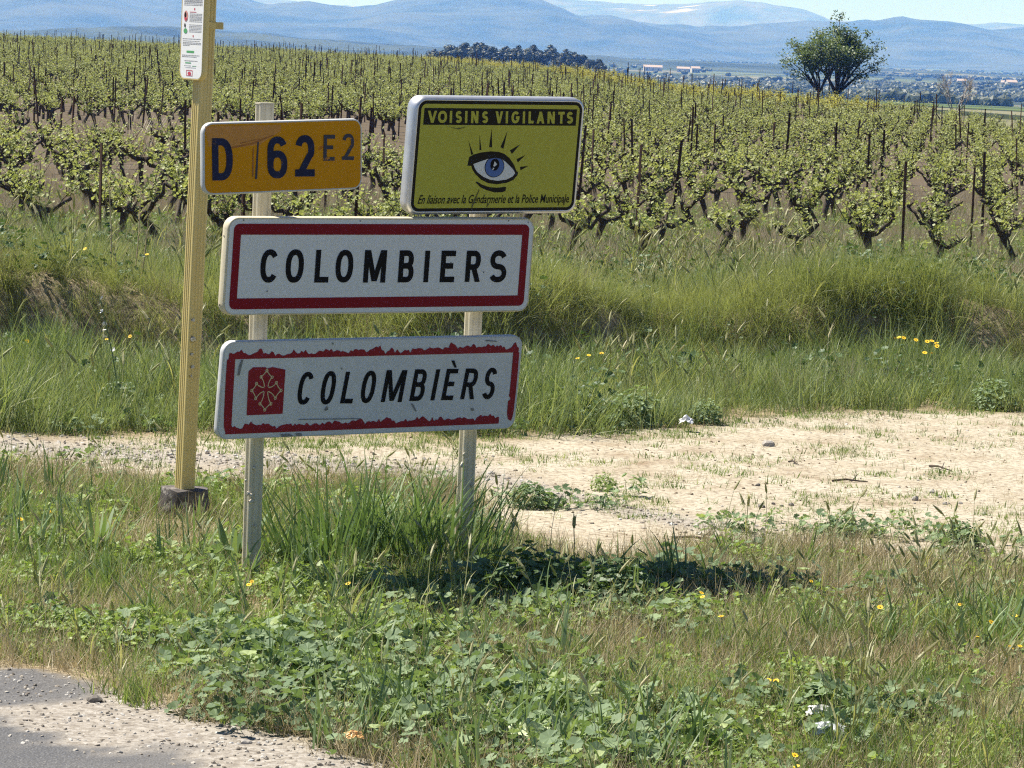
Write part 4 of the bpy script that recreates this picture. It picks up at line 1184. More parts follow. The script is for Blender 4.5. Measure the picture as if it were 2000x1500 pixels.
TOWN=[('C', [(-0.6048, 0.0726), (-0.5188, 0.0724), (-0.5193, -0.0691), (-0.6055, -0.0685)]), ('O', [(-0.4824, 0.0723), (-0.3947, 0.0722), (-0.395, -0.07), (-0.4828, -0.0694)]), ('L', [(-0.3381, 0.0699), (-0.2692, 0.0698), (-0.2696, -0.0702), (-0.3386, -0.0697)]), ('O', [(-0.2371, 0.0698), (-0.1502, 0.0696), (-0.1505, -0.0711), (-0.2375, -0.0705)]), ('M', [(-0.0961, 0.0681), (0.0152, 0.0678), (0.0151, -0.0723), (-0.0963, -0.0715)]), ('B', [(0.0793, 0.067), (0.1563, 0.0668), (0.1563, -0.0726), (0.0791, -0.072)]), ('I', [(0.2101, 0.0653), (0.2339, 0.0652), (0.2338, -0.0724), (0.2099, -0.0722)]), ('E', [(0.2939, 0.0651), (0.3678, 0.065), (0.3679, -0.0733), (0.2938, -0.0728)]), ('R', [(0.424, 0.0649), (0.5013, 0.0647), (0.5014, -0.0728), (0.424, -0.0723)]), ('S', [(0.5482, 0.0661), (0.6385, 0.0659), (0.6392, -0.076), (0.5487, -0.0753)])]
TOWN_OUT=[(-0.7424, 0.1856), (0.7517, 0.1783), (0.7402, -0.1758), (-0.7363, -0.1796)]
TOWN_IN=[(-0.704, 0.139), (0.7206, 0.1327), (0.7114, -0.1326), (-0.699, -0.1344)]
OCC=[('C', [(-0.3676, 0.0729), (-0.297, 0.0712), (-0.3128, -0.0709), (-0.3834, -0.0688)]), ('O', [(-0.2537, 0.0738), (-0.1859, 0.0722), (-0.2013, -0.0734), (-0.2691, -0.0714)]), ('L', [(-0.1465, 0.0677), (-0.0856, 0.0662), (-0.1018, -0.0712), (-0.1627, -0.0695)]), ('O', [(-0.0527, 0.0705), (0.0154, 0.0689), (-0.0004, -0.0727), (-0.0685, -0.0707)]), ('M', [(0.0582, 0.0701), (0.1642, 0.0676), (0.1482, -0.0726), (0.0422, -0.0695)]), ('B', [(0.203, 0.0704), (0.2723, 0.0688), (0.2563, -0.0705), (0.1869, -0.0685)]), ('I', [(0.3101, 0.0679), (0.3342, 0.0673), (0.318, -0.07), (0.2939, -0.0693)]), ('E', [(0.3668, 0.0688), (0.4274, 0.0674), (0.4113, -0.0712), (0.3507, -0.0695)]), ('R', [(0.4664, 0.068), (0.5379, 0.0663), (0.5216, -0.0706), (0.45, -0.0686)]), ('S', [(0.5752, 0.0692), (0.6376, 0.0677), (0.6218, -0.0734), (0.5593, -0.0717)])]
OCC_ACC=[(0.3853, 0.1052), (0.4017, 0.1048), (0.4173, 0.0728), (0.4052, 0.0731)]
OCC_OUT=[(-0.7342, 0.1805), (0.7416, 0.1697), (0.7377, -0.1854), (-0.719, -0.1885)]
OCC_IN=[(-0.6959, 0.1359), (0.7062, 0.1317), (0.7098, -0.1583), (-0.6776, -0.1614)]
EMB=[(-0.6255, 0.0811), (-0.6046, 0.0977), (-0.5426, 0.097), (-0.538, 0.0905), (-0.5104, 0.097), (-0.4468, 0.0841), (-0.4426, -0.1059), (-0.6169, -0.1077)]
CROSS=[(-0.5337, 0.002), (-0.5372, 0.0826), (-0.563, 0.0562), (-0.5087, 0.0534), (-0.4603, -0.005), (-0.4862, 0.0293), (-0.4856, -0.0372), (-0.5319, -0.086), (-0.5578, -0.0595), (-0.5044, -0.061), (-0.6026, -0.0012), (-0.5829, 0.0282), (-0.5809, -0.036)]
SCR=[[(-0.6638, 0.1331), (-0.6571, 0.1294), (-0.668, 0.0658), (-0.6774, 0.0639), (-0.6737, 0.1014)], [(-0.2281, -0.0784), (-0.22, -0.0931), (-0.2342, -0.0999), (-0.2391, -0.0926)], [(0.1958, -0.0798), (0.2043, -0.08), (0.2292, -0.1139), (0.2226, -0.1159)], [(-0.2305, 0.197), (-0.2203, 0.194), (-0.225, 0.184)], [(-0.3627, -0.1307), (-0.1729, -0.1344), (-0.0518, -0.1368), (-0.0514, -0.1404), (-0.1724, -0.1388), (-0.3624, -0.1343)], [(-0.4464, -0.1942), (-0.4058, -0.1927), (-0.3802, -0.2036), (-0.4371, -0.206)], [(-0.3732, -0.1923), (-0.3445, -0.1919), (-0.3377, -0.2036), (-0.3638, -0.2042)], [(0.55, 0.1941), (0.6118, 0.1885), (0.6123, 0.1841), (0.555, 0.1881)], [(0.5101, -0.1089), (0.5224, -0.1093), (0.5271, -0.1198), (0.5151, -0.1225)], [(-0.1732, 0.0864), (-0.1676, 0.0877), (-0.1674, 0.0776), (-0.1715, 0.0777)]]
DL=[('D', [(-0.3438, 0.0853), (-0.2465, 0.0827), (-0.2449, -0.0921), (-0.3423, -0.0889)]), ('6', [(-0.0799, 0.0852), (0.016, 0.0827), (0.0154, -0.0921), (-0.0806, -0.089)]), ('2', [(0.0537, 0.0874), (0.1486, 0.085), (0.1482, -0.0884), (0.0532, -0.0854)]), ('E', [(0.1933, 0.085), (0.2482, 0.0835), (0.2454, -0.0254), (0.1904, -0.0238)]), ('2', [(0.2852, 0.0872), (0.3439, 0.0857), (0.3411, -0.0248), (0.2824, -0.0231)])]
ONE=[(-0.1277, 0.0638), (-0.1212, 0.0636), (-0.1297, -0.0891), (-0.1402, -0.0899)]
ONE2=[(-0.15, 0.0361), (-0.1435, 0.0444), (-0.1473, -0.0772), (-0.1538, -0.0827)]
DTAPE=[[(-0.3755, 0.1348), (-0.0122, 0.1317), (-0.0155, 0.1062), (-0.1173, 0.0522), (-0.2474, 0.0416), (-0.2602, 0.0561), (-0.3568, 0.0503)], [(-0.2474, 0.0473), (-0.1564, 0.0617), (-0.0517, 0.0929), (-0.0485, 0.0889), (-0.15, 0.0542), (-0.2474, 0.0399)], [(-0.2084, 0.0631), (-0.1172, 0.0777), (-0.1173, 0.0748), (-0.2084, 0.0592)]]
VV=[('V', [(-0.3802, 0.1967), (-0.3342, 0.197), (-0.3311, 0.1446), (-0.3771, 0.1443)]), ('O', [(-0.3282, 0.1967), (-0.2825, 0.1971), (-0.2793, 0.1446), (-0.3251, 0.1444)]), ('I', [(-0.2685, 0.1968), (-0.256, 0.1969), (-0.2529, 0.1445), (-0.2654, 0.1444)]), ('S', [(-0.2386, 0.1968), (-0.2061, 0.1971), (-0.2029, 0.1446), (-0.2354, 0.1444)]), ('I', [(-0.19, 0.1969), (-0.1775, 0.197), (-0.1743, 0.1446), (-0.1868, 0.1445)]), ('N', [(-0.1584, 0.1969), (-0.1207, 0.1972), (-0.1174, 0.1447), (-0.1552, 0.1445)]), ('S', [(-0.1015, 0.197), (-0.0702, 0.1973), (-0.0669, 0.1448), (-0.0982, 0.1446)]), ('V', [(-0.0322, 0.1971), (0.0069, 0.1974), (0.0102, 0.1449), (-0.0289, 0.1446)]), ('I', [(0.0212, 0.1972), (0.0339, 0.1973), (0.0373, 0.1448), (0.0245, 0.1447)]), ('G', [(0.0518, 0.1972), (0.0936, 0.1975), (0.097, 0.145), (0.0551, 0.1447)]), ('I', [(0.1106, 0.1973), (0.1234, 0.1974), (0.1268, 0.1449), (0.114, 0.1448)]), ('L', [(0.1413, 0.1973), (0.1686, 0.1975), (0.172, 0.145), (0.1448, 0.1448)]), ('A', [(0.1851, 0.1974), (0.2253, 0.1977), (0.2288, 0.1451), (0.1885, 0.1449)]), ('N', [(0.2419, 0.1974), (0.2807, 0.1977), (0.2842, 0.1452), (0.2454, 0.1449)]), ('T', [(0.2989, 0.1975), (0.3327, 0.1978), (0.3362, 0.1452), (0.3024, 0.145)]), ('S', [(0.3447, 0.1976), (0.3786, 0.1978), (0.3822, 0.1452), (0.3482, 0.145)])]
VV_BAND=[(-0.3982, 0.2091), (0.4, 0.2077), (0.401, 0.1361), (-0.3971, 0.1358)]
VV_YEL=[(-0.4087, 0.2261), (0.4129, 0.228), (0.4286, -0.23), (-0.4115, -0.211)]
VV_TXT=[(-0.3927, -0.1744), (0.3976, -0.1723), (0.4001, -0.2093), (-0.3967, -0.2103)]
LASH=[[(-0.1604, 0.0707), (-0.1291, 0.0093), (-0.1393, 0.0059)], [(-0.1048, 0.0942), (-0.0884, 0.0272), (-0.0986, 0.0272)], [(-0.0443, 0.1221), (-0.0339, 0.0392), (-0.0501, 0.0392)], [(0.0392, 0.111), (0.0258, 0.0325), (0.0097, 0.0402)], [(0.1127, 0.0532), (0.0726, 0.0104), (0.0607, 0.0257)], [(0.1448, 0.0062), (0.1077, -0.0273), (0.0995, -0.0127)], [(0.1644, -0.0428), (0.1247, -0.0621), (0.122, -0.0462)]]
EYE_BLK=[(-0.1548, -0.0417), (-0.149, -0.0035), (-0.1279, 0.0072), (-0.0884, 0.017), (-0.0382, 0.0217), (0.0027, 0.0192), (0.0342, 0.0103), (0.0616, -0.0076), (0.0875, -0.0354), (0.105, -0.0655), (0.1143, -0.0711), (0.1114, -0.0827), (0.092, -0.1041), (0.0575, -0.1168), (0.007, -0.1231), (-0.0393, -0.1178), (-0.0791, -0.1014), (-0.1093, -0.0779), (-0.1263, -0.0587), (-0.1341, -0.0417)]
EYE_WHT=[(-0.1247, -0.0341), (-0.0895, -0.0226), (-0.055, -0.0128), (-0.02, -0.0077), (0.0159, -0.0098), (0.0401, -0.0226), (0.065, -0.041), (0.0846, -0.0569), (0.0982, -0.074), (0.0854, -0.089), (0.0559, -0.1018), (0.0105, -0.1073), (-0.0307, -0.1024), (-0.0676, -0.0895), (-0.0972, -0.0715), (-0.1141, -0.0545)]
IRIS_C=[(-0.0135, -0.0461), (0.038, -0.0461), (-0.0089, -0.0918), (-0.0175, -0.0076)]
PUPIL=[(-0.0134, -0.0375), (0.01, -0.0375), (-0.0107, -0.064)]
HI1=[(-0.0161, -0.0213), (-0.002, -0.0345), (-0.0152, -0.0452), (-0.0206, -0.0418)]
HI2=[(-0.0208, -0.0495), (-0.0146, -0.0503), (-0.0198, -0.0597), (-0.025, -0.0589)]
SMILE=[(-0.1068, -0.112), (-0.0958, -0.1108), (-0.0691, -0.1249), (-0.0325, -0.1349), (0.0086, -0.1381), (0.0572, -0.134), (0.0561, -0.1533), (0.0362, -0.1584), (0.0005, -0.159), (-0.0412, -0.1494), (-0.0782, -0.1356)]
VVSCR=[[(-0.0847, -0.1462), (-0.0811, -0.1462), (-0.1059, -0.2123), (-0.116, -0.2379), (-0.115, -0.2122)], [(-0.2805, 0.1314), (-0.2246, 0.1212), (-0.1702, 0.1287), (-0.2191, 0.1166)], [(-0.0331, -0.2042), (-0.0251, -0.2086), (-0.0337, -0.2235), (-0.0375, -0.2214)], [(0.3707, -0.1895), (0.3764, -0.1939), (0.3739, -0.22), (0.3678, -0.2113)]]
PN_town=((-0.57, 15.15, 1.34), (1.5339, 0.4042, 0.6, 0.0, 0.0697))
PN_occ=((-0.592, 15.13, 0.823), (1.497, 0.4101, 0.6, 0.002, 0.1049))
PN_d=((-0.986, 14.82, 1.802), (0.7576, 0.2887, 0.6, 0.042, 0.0053))
PN_vv=((-0.099, 15.45, 1.816), (0.8606, 0.4868, 0.6, 0.0123, 0.1052))


# town sign
t, w, h = panel('town_sign', 'white town sign with clean red border reading COLOMBIERS', PN_town, 0.048, 0.006, M_CREAM, M_WHITE, 0.045)
ring('red_border', rrect(1.487, .360, .026), [(max(-.7085, min(.7085, a)), max(-.1340, min(.1340, b))) for a, b in rrect(1.8, .5, .002)], -0.0022, M_RED, t)
for ch, qd in TOWN: glyph(ch, qd, 0.0245, -0.0026, M_INK, t)
for (x, z) in ((-.565, -.105), (.345, .012), (.735, .19), (-.70, .195), (.63, .196), (-.13, .193), (.52, -.03)):
    poly('grime_spot', [(x + .003 * math.cos(a), z + .004 * math.sin(a)) for a in np.linspace(0, 6.0, 7)], -0.0030, M_SCUFF, t)
for zz in (.125, -.165):
    mb = MB(); mb.tube([(-w / 2 - .0052, .026, zz), (-w / 2 - .0075, .026, zz)], .0035, 8); link('rivet', mb.mesh('rivet', M_BOLT), t)
# Occitan sign
t, w, h = panel('town_sign', 'lower white sign with peeling red border and cross emblem reading COLOMBIÈRS', PN_occ, 0.034, 0.005, M_GREYRIM, M_WHITE2, 0.045)
random.seed(4)
def ragged(p, q, n, a, bias):
    out = []
    off = 0
    for i, (x, z) in enumerate(densify(p, q, n)):
        off = off * .55 + random.gauss(0, a)
        out.append((x, z + off + bias))
    return out
def strip(name, A, B, y, mat, par):
    n = len(A); mb = MB()
    mb.add([(a, y, b) for a, b in A] + [(a, y, b) for a, b in B], [(i, i + 1, n + i + 1, n + i) for i in range(n - 1)])
    return link(name, mb.mesh(name, mat), par)
A = ragged((-.725, .158), (.735, .158), 150, .0075, 0); B = densify((-.725, .134), (.735, .134), 150)
A = [(a, max(b, .1405)) for a, b in A]
strip('peeling_border', A, B, -0.0022, M_RED2, t)
A = ragged((-.70, -.152), (.665, -.152), 140, .0065, 0); B = densify((-.715, -.186), (.665, -.184), 140)
A = [(a, max(min(b, -.128), -.178)) for a, b in A]
strip('peeling_border', A, B, -0.0022, M_RED2, t)
Ls = [(-.733, .134), (-.732, .06), (-.729, -.03), (-.726, -.10), (-.722, -.155), (-.71, -.186)]; Lr = [(-.694, .134), (-.692, .06), (-.690, -.03), (-.688, -.10), (-.686, -.152), (-.684, -.152)]
strip('peeling_border', Ls, Lr, -0.00235, M_RED2, t)
Rs = [(.707, .134), (.708, .05), (.708, -.04), (.706, -.06), (.716, -.075), (.704, -.085), (.705, -.14), (.712, -.165), (.725, -.172)]; Rr = [(.739, .134), (.741, .05), (.741, -.04), (.741, -.06), (.740, -.075), (.740, -.085), (.739, -.13), (.736, -.155), (.730, -.172)]
strip('peeling_border', Rs, Rr, -0.00235, M_RED2, t)
for ch, qd in OCC: glyph(ch, qd, 0.0205, -0.0026, M_INK, t)
poly('letter_accent', OCC_ACC, -0.0026, M_INK, t)
em = poly('cross_emblem', EMB, -0.0024, M_RED2, t)
cb = MB(); C0 = CROSS[0]
def bez(p0, p1, p2, n=8):
    return [((1 - s) ** 2 * p0[0] + 2 * s * (1 - s) * p1[0] + s * s * p2[0], (1 - s) ** 2 * p0[1] + 2 * s * (1 - s) * p1[1] + s * s * p2[1]) for s in [i / n for i in range(n + 1)]]
yy = -0.0028
for tip, sa, sb in ((1, 2, 3), (4, 5, 6), (7, 9, 8), (10, 12, 11)):
    T = CROSS[tip]; dx, dz = T[0] - C0[0], T[1] - C0[1]; L = math.hypot(dx, dz); dx, dz = dx / L, dz / L
    for s, sgn in ((sa, 1), (sb, -1)):
        S = CROSS[s]
        px_, pz_ = -dz, dx
        side = 1 if (S[0] - C0[0]) * px_ + (S[1] - C0[1]) * pz_ > 0 else -1
        st = (C0[0] + dx * .010 + px_ * .009 * side, C0[1] + dz * .010 + pz_ * .009 * side)
        md = (C0[0] + dx * L * .42 + px_ * .009 * side, C0[1] + dz * L * .42 + pz_ * .009 * side)
        ribbon(cb, bez(st, md, S), .0042, yy); yy -= .00004
        ribbon(cb, bez(S, ((S[0] + T[0]) / 2 - dx * .006, (S[1] + T[1]) / 2 - dz * .006), T, 5), .0042, yy); yy -= .00004
        ribbon(cb, [(S[0] + .0052 * math.cos(a), S[1] + .0058 * math.sin(a)) for a in np.linspace(0, 2 * math.pi, 11)[:-1]], .0036, yy, True); yy -= .00004
    ribbon(cb, [(T[0] + .0052 * math.cos(a), T[1] + .0058 * math.sin(a)) for a in np.linspace(0, 2 * math.pi, 11)[:-1]], .0036, yy, True); yy -= .00004
link('cross', cb.mesh('cross', M_GOLD), em)
for s in SCR: poly('scuff_mark', s, -0.0050, M_SCUFF, t)
# road number sign
t, w, h = panel('road_number_sign', 'orange road number sign reading D 162 E2 with worn digits', PN_d, 0.03, 0.006, M_GREYRIM, M_ORANGE, 0.04, .992)
DLM = [M_NAVY, M_NAVY, M_NAVY, M_NAVYW, M_NAVYW]
for (ch, qd), mm, tk in zip(DL, DLM, (.030, .029, .030, .016, .015)): glyph(ch, qd, tk, -0.0030, mm, t, 'digit' if ch in '62' else 'letter')
poly('digit', ONE, -0.0030, M_NAVYW, t)
poly('digit_residue', ONE2, -0.0026, M_ORANGE2, t)
for k, s in enumerate(DTAPE): poly('peeled_film', s, -0.0016 - .0003 * k, (M_ORANGE2 if k else flat_mat('cloudy_film', (0.50, 0.20, 0.012), .35, .5, .1, 20)), t)
# neighbourhood watch sign
t, w, h = panel('neighbourhood_watch_sign', 'yellow sign with black title band and a staring blue eye reading VOISINS VIGILANTS', PN_vv, 0.072, 0.014, M_ALU, M_INK2, 0.042)
yl = rrect(w - .034, h - .034, .026)
mb = MB(); mb.add([(a, -0.0014, b) for a, b in yl], [tuple(range(len(yl) - 1, -1, -1))]); link('yellow_field', mb.mesh('yellow_field', M_YEL), t)
poly('title_band', [(-.3985, .2085), (.3985, .2085), (.3985, .136), (-.3985, .136)], -0.0020, M_INK2, t)
for ch, qd in VV: glyph(ch, qd, 0.0122, -0.0026, M_YEL, t)
for l in LASH: poly('eyelash', l, -0.0020, M_INK2, t)
ey = poly('eye', EYE_BLK, -0.0020, M_INK2, t)
poly('eye_white', EYE_WHT, -0.0024, M_WHITE, ey)
def clip_lid(pts):          # keep the iris under the upper lid
    top = EYE_WHT[:9]
    return [(a, min(b, float(np.interp(a, [p[0] for p in top], [p[1] for p in top])))) for a, b in pts]
IC = IRIS_C[0]; rx = IRIS_C[1][0] - IC[0]; rz_ = (IRIS_C[3][1] - IRIS_C[2][1]) / 2; cz_ = (IRIS_C[3][1] + IRIS_C[2][1]) / 2
circ = [(IC[0] + rx * math.cos(a), cz_ + rz_ * 1.12 * math.sin(a) + .004) for a in np.linspace(0, 2 * math.pi, 40)[:-1]]
poly('iris_outline', clip_lid(circ), -0.0028, M_INK2, ey)
poly('iris', clip_lid([(IC[0] + (a - IC[0]) * .93, cz_ + (b - cz_) * .93) for a, b in circ]), -0.0032, M_BLUE, ey)
PC = PUPIL[0]; prx = PUPIL[1][0] - PC[0]; prz = PC[1] - PUPIL[2][1]
poly('pupil', [(PC[0] + prx * math.cos(a), PC[1] + .001 + prz * math.sin(a)) for a in np.linspace(0, 2 * math.pi, 30)[:-1]], -0.0036, M_INK, ey)
poly('glint', HI1, -0.0040, M_WHITE, ey); poly('glint', HI2, -0.0040, M_WHITE, ey)
poly('eye_fold', SMILE, -0.0020, M_INK2, t)
def text_part(name, body, quad, y, mat, parent, shear=0.0, offset=0.0):
    cu = bpy.data.curves.new(name, 'FONT'); cu.body = body; cu.shear = shear; cu.offset = offset; cu.resolution_u = 3
    ob = bpy.data.objects.new(name, cu); col.objects.link(ob)
    dg = bpy.context.evaluated_depsgraph_get(); dg.update()
    me = bpy.data.meshes.new_from_object(ob.evaluated_get(dg))
    bpy.data.objects.remove(ob)
    co = np.empty(len(me.vertices) * 3); me.vertices.foreach_get('co', co); co = co.reshape(-1, 3)
    u = (co[:, 0] - co[:, 0].min()) / np.ptp(co[:, 0]); v = (co[:, 1] - co[:, 1].min()) / np.ptp(co[:, 1])
    (ax, az), (bx, bz), (cx, cz), (dx, dz) = quad
    X = (dx + (cx - dx) * u) * (1 - v) + (ax + (bx - ax) * u) * v
    Zz = (dz + (cz - dz) * u) * (1 - v) + (az + (bz - az) * u) * v
    co = np.stack([X, np.full_like(X, y), Zz], -1)
    me.vertices.foreach_set('co', co.ravel()); me.materials.clear(); me.materials.append(mat); me.update()
    return link(name, me, parent)
text_part('small_lettering', 'En liaison avec la Gendarmerie et la Police Municipale', [(-.3885, -.168), (.3976, -.168), (.4001, -.2185), (-.3967, -.2185)], -0.0024, M_INK2, t, .16, 0.012)
for s in VVSCR: poly('scuff_mark', s, -0.0030, M_SCUFF2, t)

# ------------------------------------------------------------------ posts
def post_profile(a, b, r, grooves, gd=.0035, gw=.006):
    """rounded rectangle with sunk flutes along each side"""
    pts = []
    def side(p, q, nrm, fr):
        L = math.hypot(q[0] - p[0], q[1] - p[1]); ux, uz = (q[0] - p[0]) / L, (q[1] - p[1]) / L
        for f in fr:
            c = f * L
            for o, dp in ((-gw, 0), (-gw * .45, gd), (gw * .45, gd), (gw, 0)):
                pts.append((p[0] + ux * (c + o) - nrm[0] * dp, p[1] + uz * (c + o) - nrm[1] * dp))
    def corner(cx, cz, a0):
        for i in range(4):
            an = math.radians(a0 + 30 * i); pts.append((cx + r * math.cos(an), cz + r * math.sin(an)))
    A, B = a / 2, b / 2
    corner(A - r, -B + r, -90); side((A, -B + r), (A, B - r), (1, 0), grooves[0])
    corner(A - r, B - r, 0); side((A - r, B), (-A + r, B), (0, 1), grooves[1])
    corner(-A + r, B - r, 90); side((-A, B - r), (-A, -B + r), (-1, 0), grooves[0])
    corner(-A + r, -B + r, 180); side((-A + r, -B), (A - r, -B), (0, -1), grooves[1])
    return pts
def extrude(name, prof, z0, z1, mat, parent, segs=1):
    mb = MB(); n = len(prof); vs = []
    for k in range(segs + 1):
        z = z0 + (z1 - z0) * k / segs
        vs += [(a, b, z) for a, b in prof]
    fs = [(k * n + i, k * n + (i + 1) % n, (k + 1) * n + (i + 1) % n, (k + 1) * n + i) for k in range(segs) for i in range(n)]
    fs.append(tuple(segs * n + i for i in range(n)))
    mb.add(vs, fs)
    return link(name, mb.mesh(name, mat), parent)
YAW = 0.6
N3 = Vector((math.sin(YAW), -math.cos(YAW), 0)); U3 = Vector((math.cos(YAW), math.sin(YAW), 0))
def sign_post(foot, h, lean, label, clamps):
    z = gz(foot[0], foot[1])
    t = empty('sign_post', (foot[0], foot[1], 0), label, 'post', 'cream posts of the town signs')
    t.rotation_euler = (0, lean, YAW)
    prof = post_profile(.068, .054, .012, ([.3, .7], [.16, .84]))
    extrude('shaft', prof, z - .3, h, M_POST, t, 4)
    extrude('cap', post_profile(.0705, .0565, .013, ([], [])), h + .0006, h + .008, M_POST, t)
    for zc in clamps:
        mb = MB(); mb.box((0, -.0345, zc), (.11, .012, .035)); mb.box((0, -.048, zc), (.05, .016, .028)); link('clamp', mb.mesh('clamp', M_ALU), t)
    return t
LFX = Vector((-1.0645, 14.8117, 0)); RFX = Vector((-0.1834, 15.4446, 0))
LFX = LFX - N3 * 0.012; RFX = RFX - N3 * 0.012
sign_post(LFX, 2.015, 0.0, 'left cream post whose top rises above the orange road number sign', (.72, .92, 1.25, 1.44, 1.74, 1.87))
sign_post(RFX, 1.98, 0.012, 'right cream post that carries the yellow eye sign', (.72, .92, 1.25, 1.44, 1.66, 1.95))
# yellow bus stop pole
pz = gz(-1.547, 16.83)
pole = empty('bus_stop_pole', (-1.547, 16.83, pz), 'tall fluted yellow pole left of the signs standing in a dark stone block', 'pole')
pole.rotation_euler = (0, 0.0165, 0)
BA = math.radians(54)
prof = post_profile(.074, .074, .009, ([.2, .5, .8], [.2, .5, .8]), .003, .007)
ca, sa_ = math.cos(-BA), math.sin(-BA)
prof = [(a * ca - b * sa_, a * sa_ + b * ca) for a, b in prof]
extrude('shaft', prof, .05, 3.1, M_POLE, pole, 6)
def rough_block(name, r, h, mat, parent, seed, n=14):
    random.seed(seed); mb = MB(); vs = []; L = 4
    for k in range(L + 1):
        for i in range(n):
            a = 2 * math.pi * i / n
            sq = 1 / max(abs(math.cos(a)), abs(math.sin(a))) ** .6
            rr = r * sq * random.uniform(.86, 1.12) * (1.0 if k < L else .9)
            vs.append((rr * math.cos(a), rr * math.sin(a) * .8, -.1 + (h + .1) * k / L + (random.uniform(-.012, .012) if k else 0)))
    fs = [(k * n + i, k * n + (i + 1) % n, (k + 1) * n + (i + 1) % n, (k + 1) * n + i) for k in range(L) for i in range(n)]
    fs.append(tuple(L * n + i for i in range(n)))
    mb.add(vs, fs); return link(name, mb.mesh(name, mat), parent)
M_BLOCK = flat_mat('weathered_block', (0.13, 0.115, 0.105), .95, .15, .5, 26, 0, 1.0, (20, .58, (.34, .31, .27)))
rough_block('footing', .122, .14, M_BLOCK, pole, 3)
def ringbox(name, zc, mat):
    mb = MB(); q = [(a * 1.13, b * 1.13) for a, b in post_profile(.074, .074, .009, ([], []))]
    q = [(a * ca - b * sa_, a * sa_ + b * ca) for a, b in q]; n = len(q)
    mb.add([(a, b, zc - .015) for a, b in q] + [(a, b, zc + .015) for a, b in q], [(i, (i + 1) % n, n + (i + 1) % n, n + i) for i in range(n)] + [tuple(range(n - 1, -1, -1)), tuple(n + i for i in range(n))])
    mb.box((.066, .004, zc), (.036, .03, .034)); return link(name, mb.mesh(name, mat), pole)
ringbox('clamp', 2.345, M_POLE)
ringbox('clamp', 2.80, M_POLE)
# timetable board on the pole
nb = Vector((-math.sin(BA), -math.cos(BA), 0)); ub = Vector((math.cos(BA), -math.sin(BA), 0))
BW, BH, BT = .205, .84, .028
bc = Vector((-1.547, 16.83, 0)) + Vector((math.tan(.0165) * 2.5, 0, 0)) + nb * .0708
b0 = 2.082
board = empty('timetable_board', (0, 0, 0), 'narrow white timetable board with printed notices on the yellow pole', 'sign')
board.matrix_world = Matrix(((ub.x, -nb.x, 0.016, bc.x), (ub.y, -nb.y, 0, bc.y), (ub.z, -nb.z, 1, b0 + BH / 2), (0, 0, 0, 1)))
mb = MB(); vs = []; loops = [(-.004, -.001), (0, -.003), (.004, .002), (.004, BT - .004), (0, BT)]
for off, y in loops: vs += [(a, y, d) for a, d in rrect(BW + 2 * off, BH + 2 * off, .04 + off)]
fs = [(i * 32 + k, i * 32 + (k + 1) % 32, (i + 1) * 32 + (k + 1) % 32, (i + 1) * 32 + k) for i in range(len(loops) - 1) for k in range(32)] + [tuple(4 * 32 + k for k in range(32))]
mb.add(vs, fs); link('frame', mb.mesh('frame', M_POLE, True), board)
f = rrect(BW - .010, BH - .010, .036); mb = MB(); mb.add([(a, -.0016, d) for a, d in f], [tuple(range(31, -1, -1))]); link('paper', mb.mesh('paper', M_PAPER), board)
def bz(y): return -BH / 2 + (1262 - y) * .00029
def bx(f): return -BW / 2 + BW * f
def bars(name, items, mat, words=True):
    mb = MB(); random.seed(len(items))
    for (y, x0, x1, th) in items:
        x = x0
        while x < x1:
            e = min(x1, x + (random.uniform(.03, .10) if words else 1))
            mb.add([(bx(x), -.0022, bz(y + th)), (bx(e), -.0022, bz(y + th)), (bx(e), -.0022, bz(y - th)), (bx(x), -.0022, bz(y - th))], [(0, 1, 2, 3)])
            x = e + .012
    link(name, mb.mesh(name, mat), board)
txt = [(y, .1, .92, 5) for y in (-40, -20, 0, 12, 36, 60)] + [(y, .36, .92, 4.5) for y in (200, 222, 244, 262, 282, 302, 326)] + [(y, .36, .92, 4.5) for y in (378, 402, 424, 446, 470, 492)] + [(606, .08, .9, 5), (640, .1, .85, 4), (668, .1, .92, 5), (690, .1, .92, 5), (714, .1, .42, 4)] + [(872, .08, .86, 5), (896, .08, .74, 5), (962, .2, .78, 5), (1042, .2, .5, 4), (1072, .26, .72, 4)]
txt += [(y, .1, .92, 5) for y in range(-1450, -80, 34)]
bars('printed_lines', txt, M_GREYTXT)
bars('green_print', [(815, .28, .62, 17), (996, .24, .5, 9), (1044, .55, .74, 4)], M_GREENP, False)
bars('red_print', [(124, .55, .60, 16), (172, .36, .66, 5), (560, .53, .57, 18), (1116, .3, .56, 3), (1200, .3, .56, 3)], M_REDP, False)
def disc(name, x, y, rx, ry, mat, yy=-.0026):
    poly(name, [(bx(x) + rx * math.cos(a), bz(y) + ry * math.sin(a)) for a in np.linspace(0, 2 * math.pi, 17)[:-1]], yy, mat, board)
disc('picture', .20, 240, .019, .026, M_PINKP); disc('picture', .18, 225, .009, .014, M_INK2, -.003); disc('picture', .2, 285, .011, .007, M_REDP, -.0033)
disc('picture', .20, 480, .017, .012, M_GREENP); disc('picture', .17, 390, .006, .010, M_INK2, -.003)
ring('stamp', [(bx(a), bz(b)) for a, b in ((.3, 1112), (.58, 1112), (.58, 1205), (.3, 1205))], [(bx(a), bz(b)) for a, b in ((.315, 1120), (.565, 1120), (.565, 1197), (.315, 1197))], -.0026, M_REDP, board)
disc('stamp', .44, 1165, .016, .008, M_REDP)

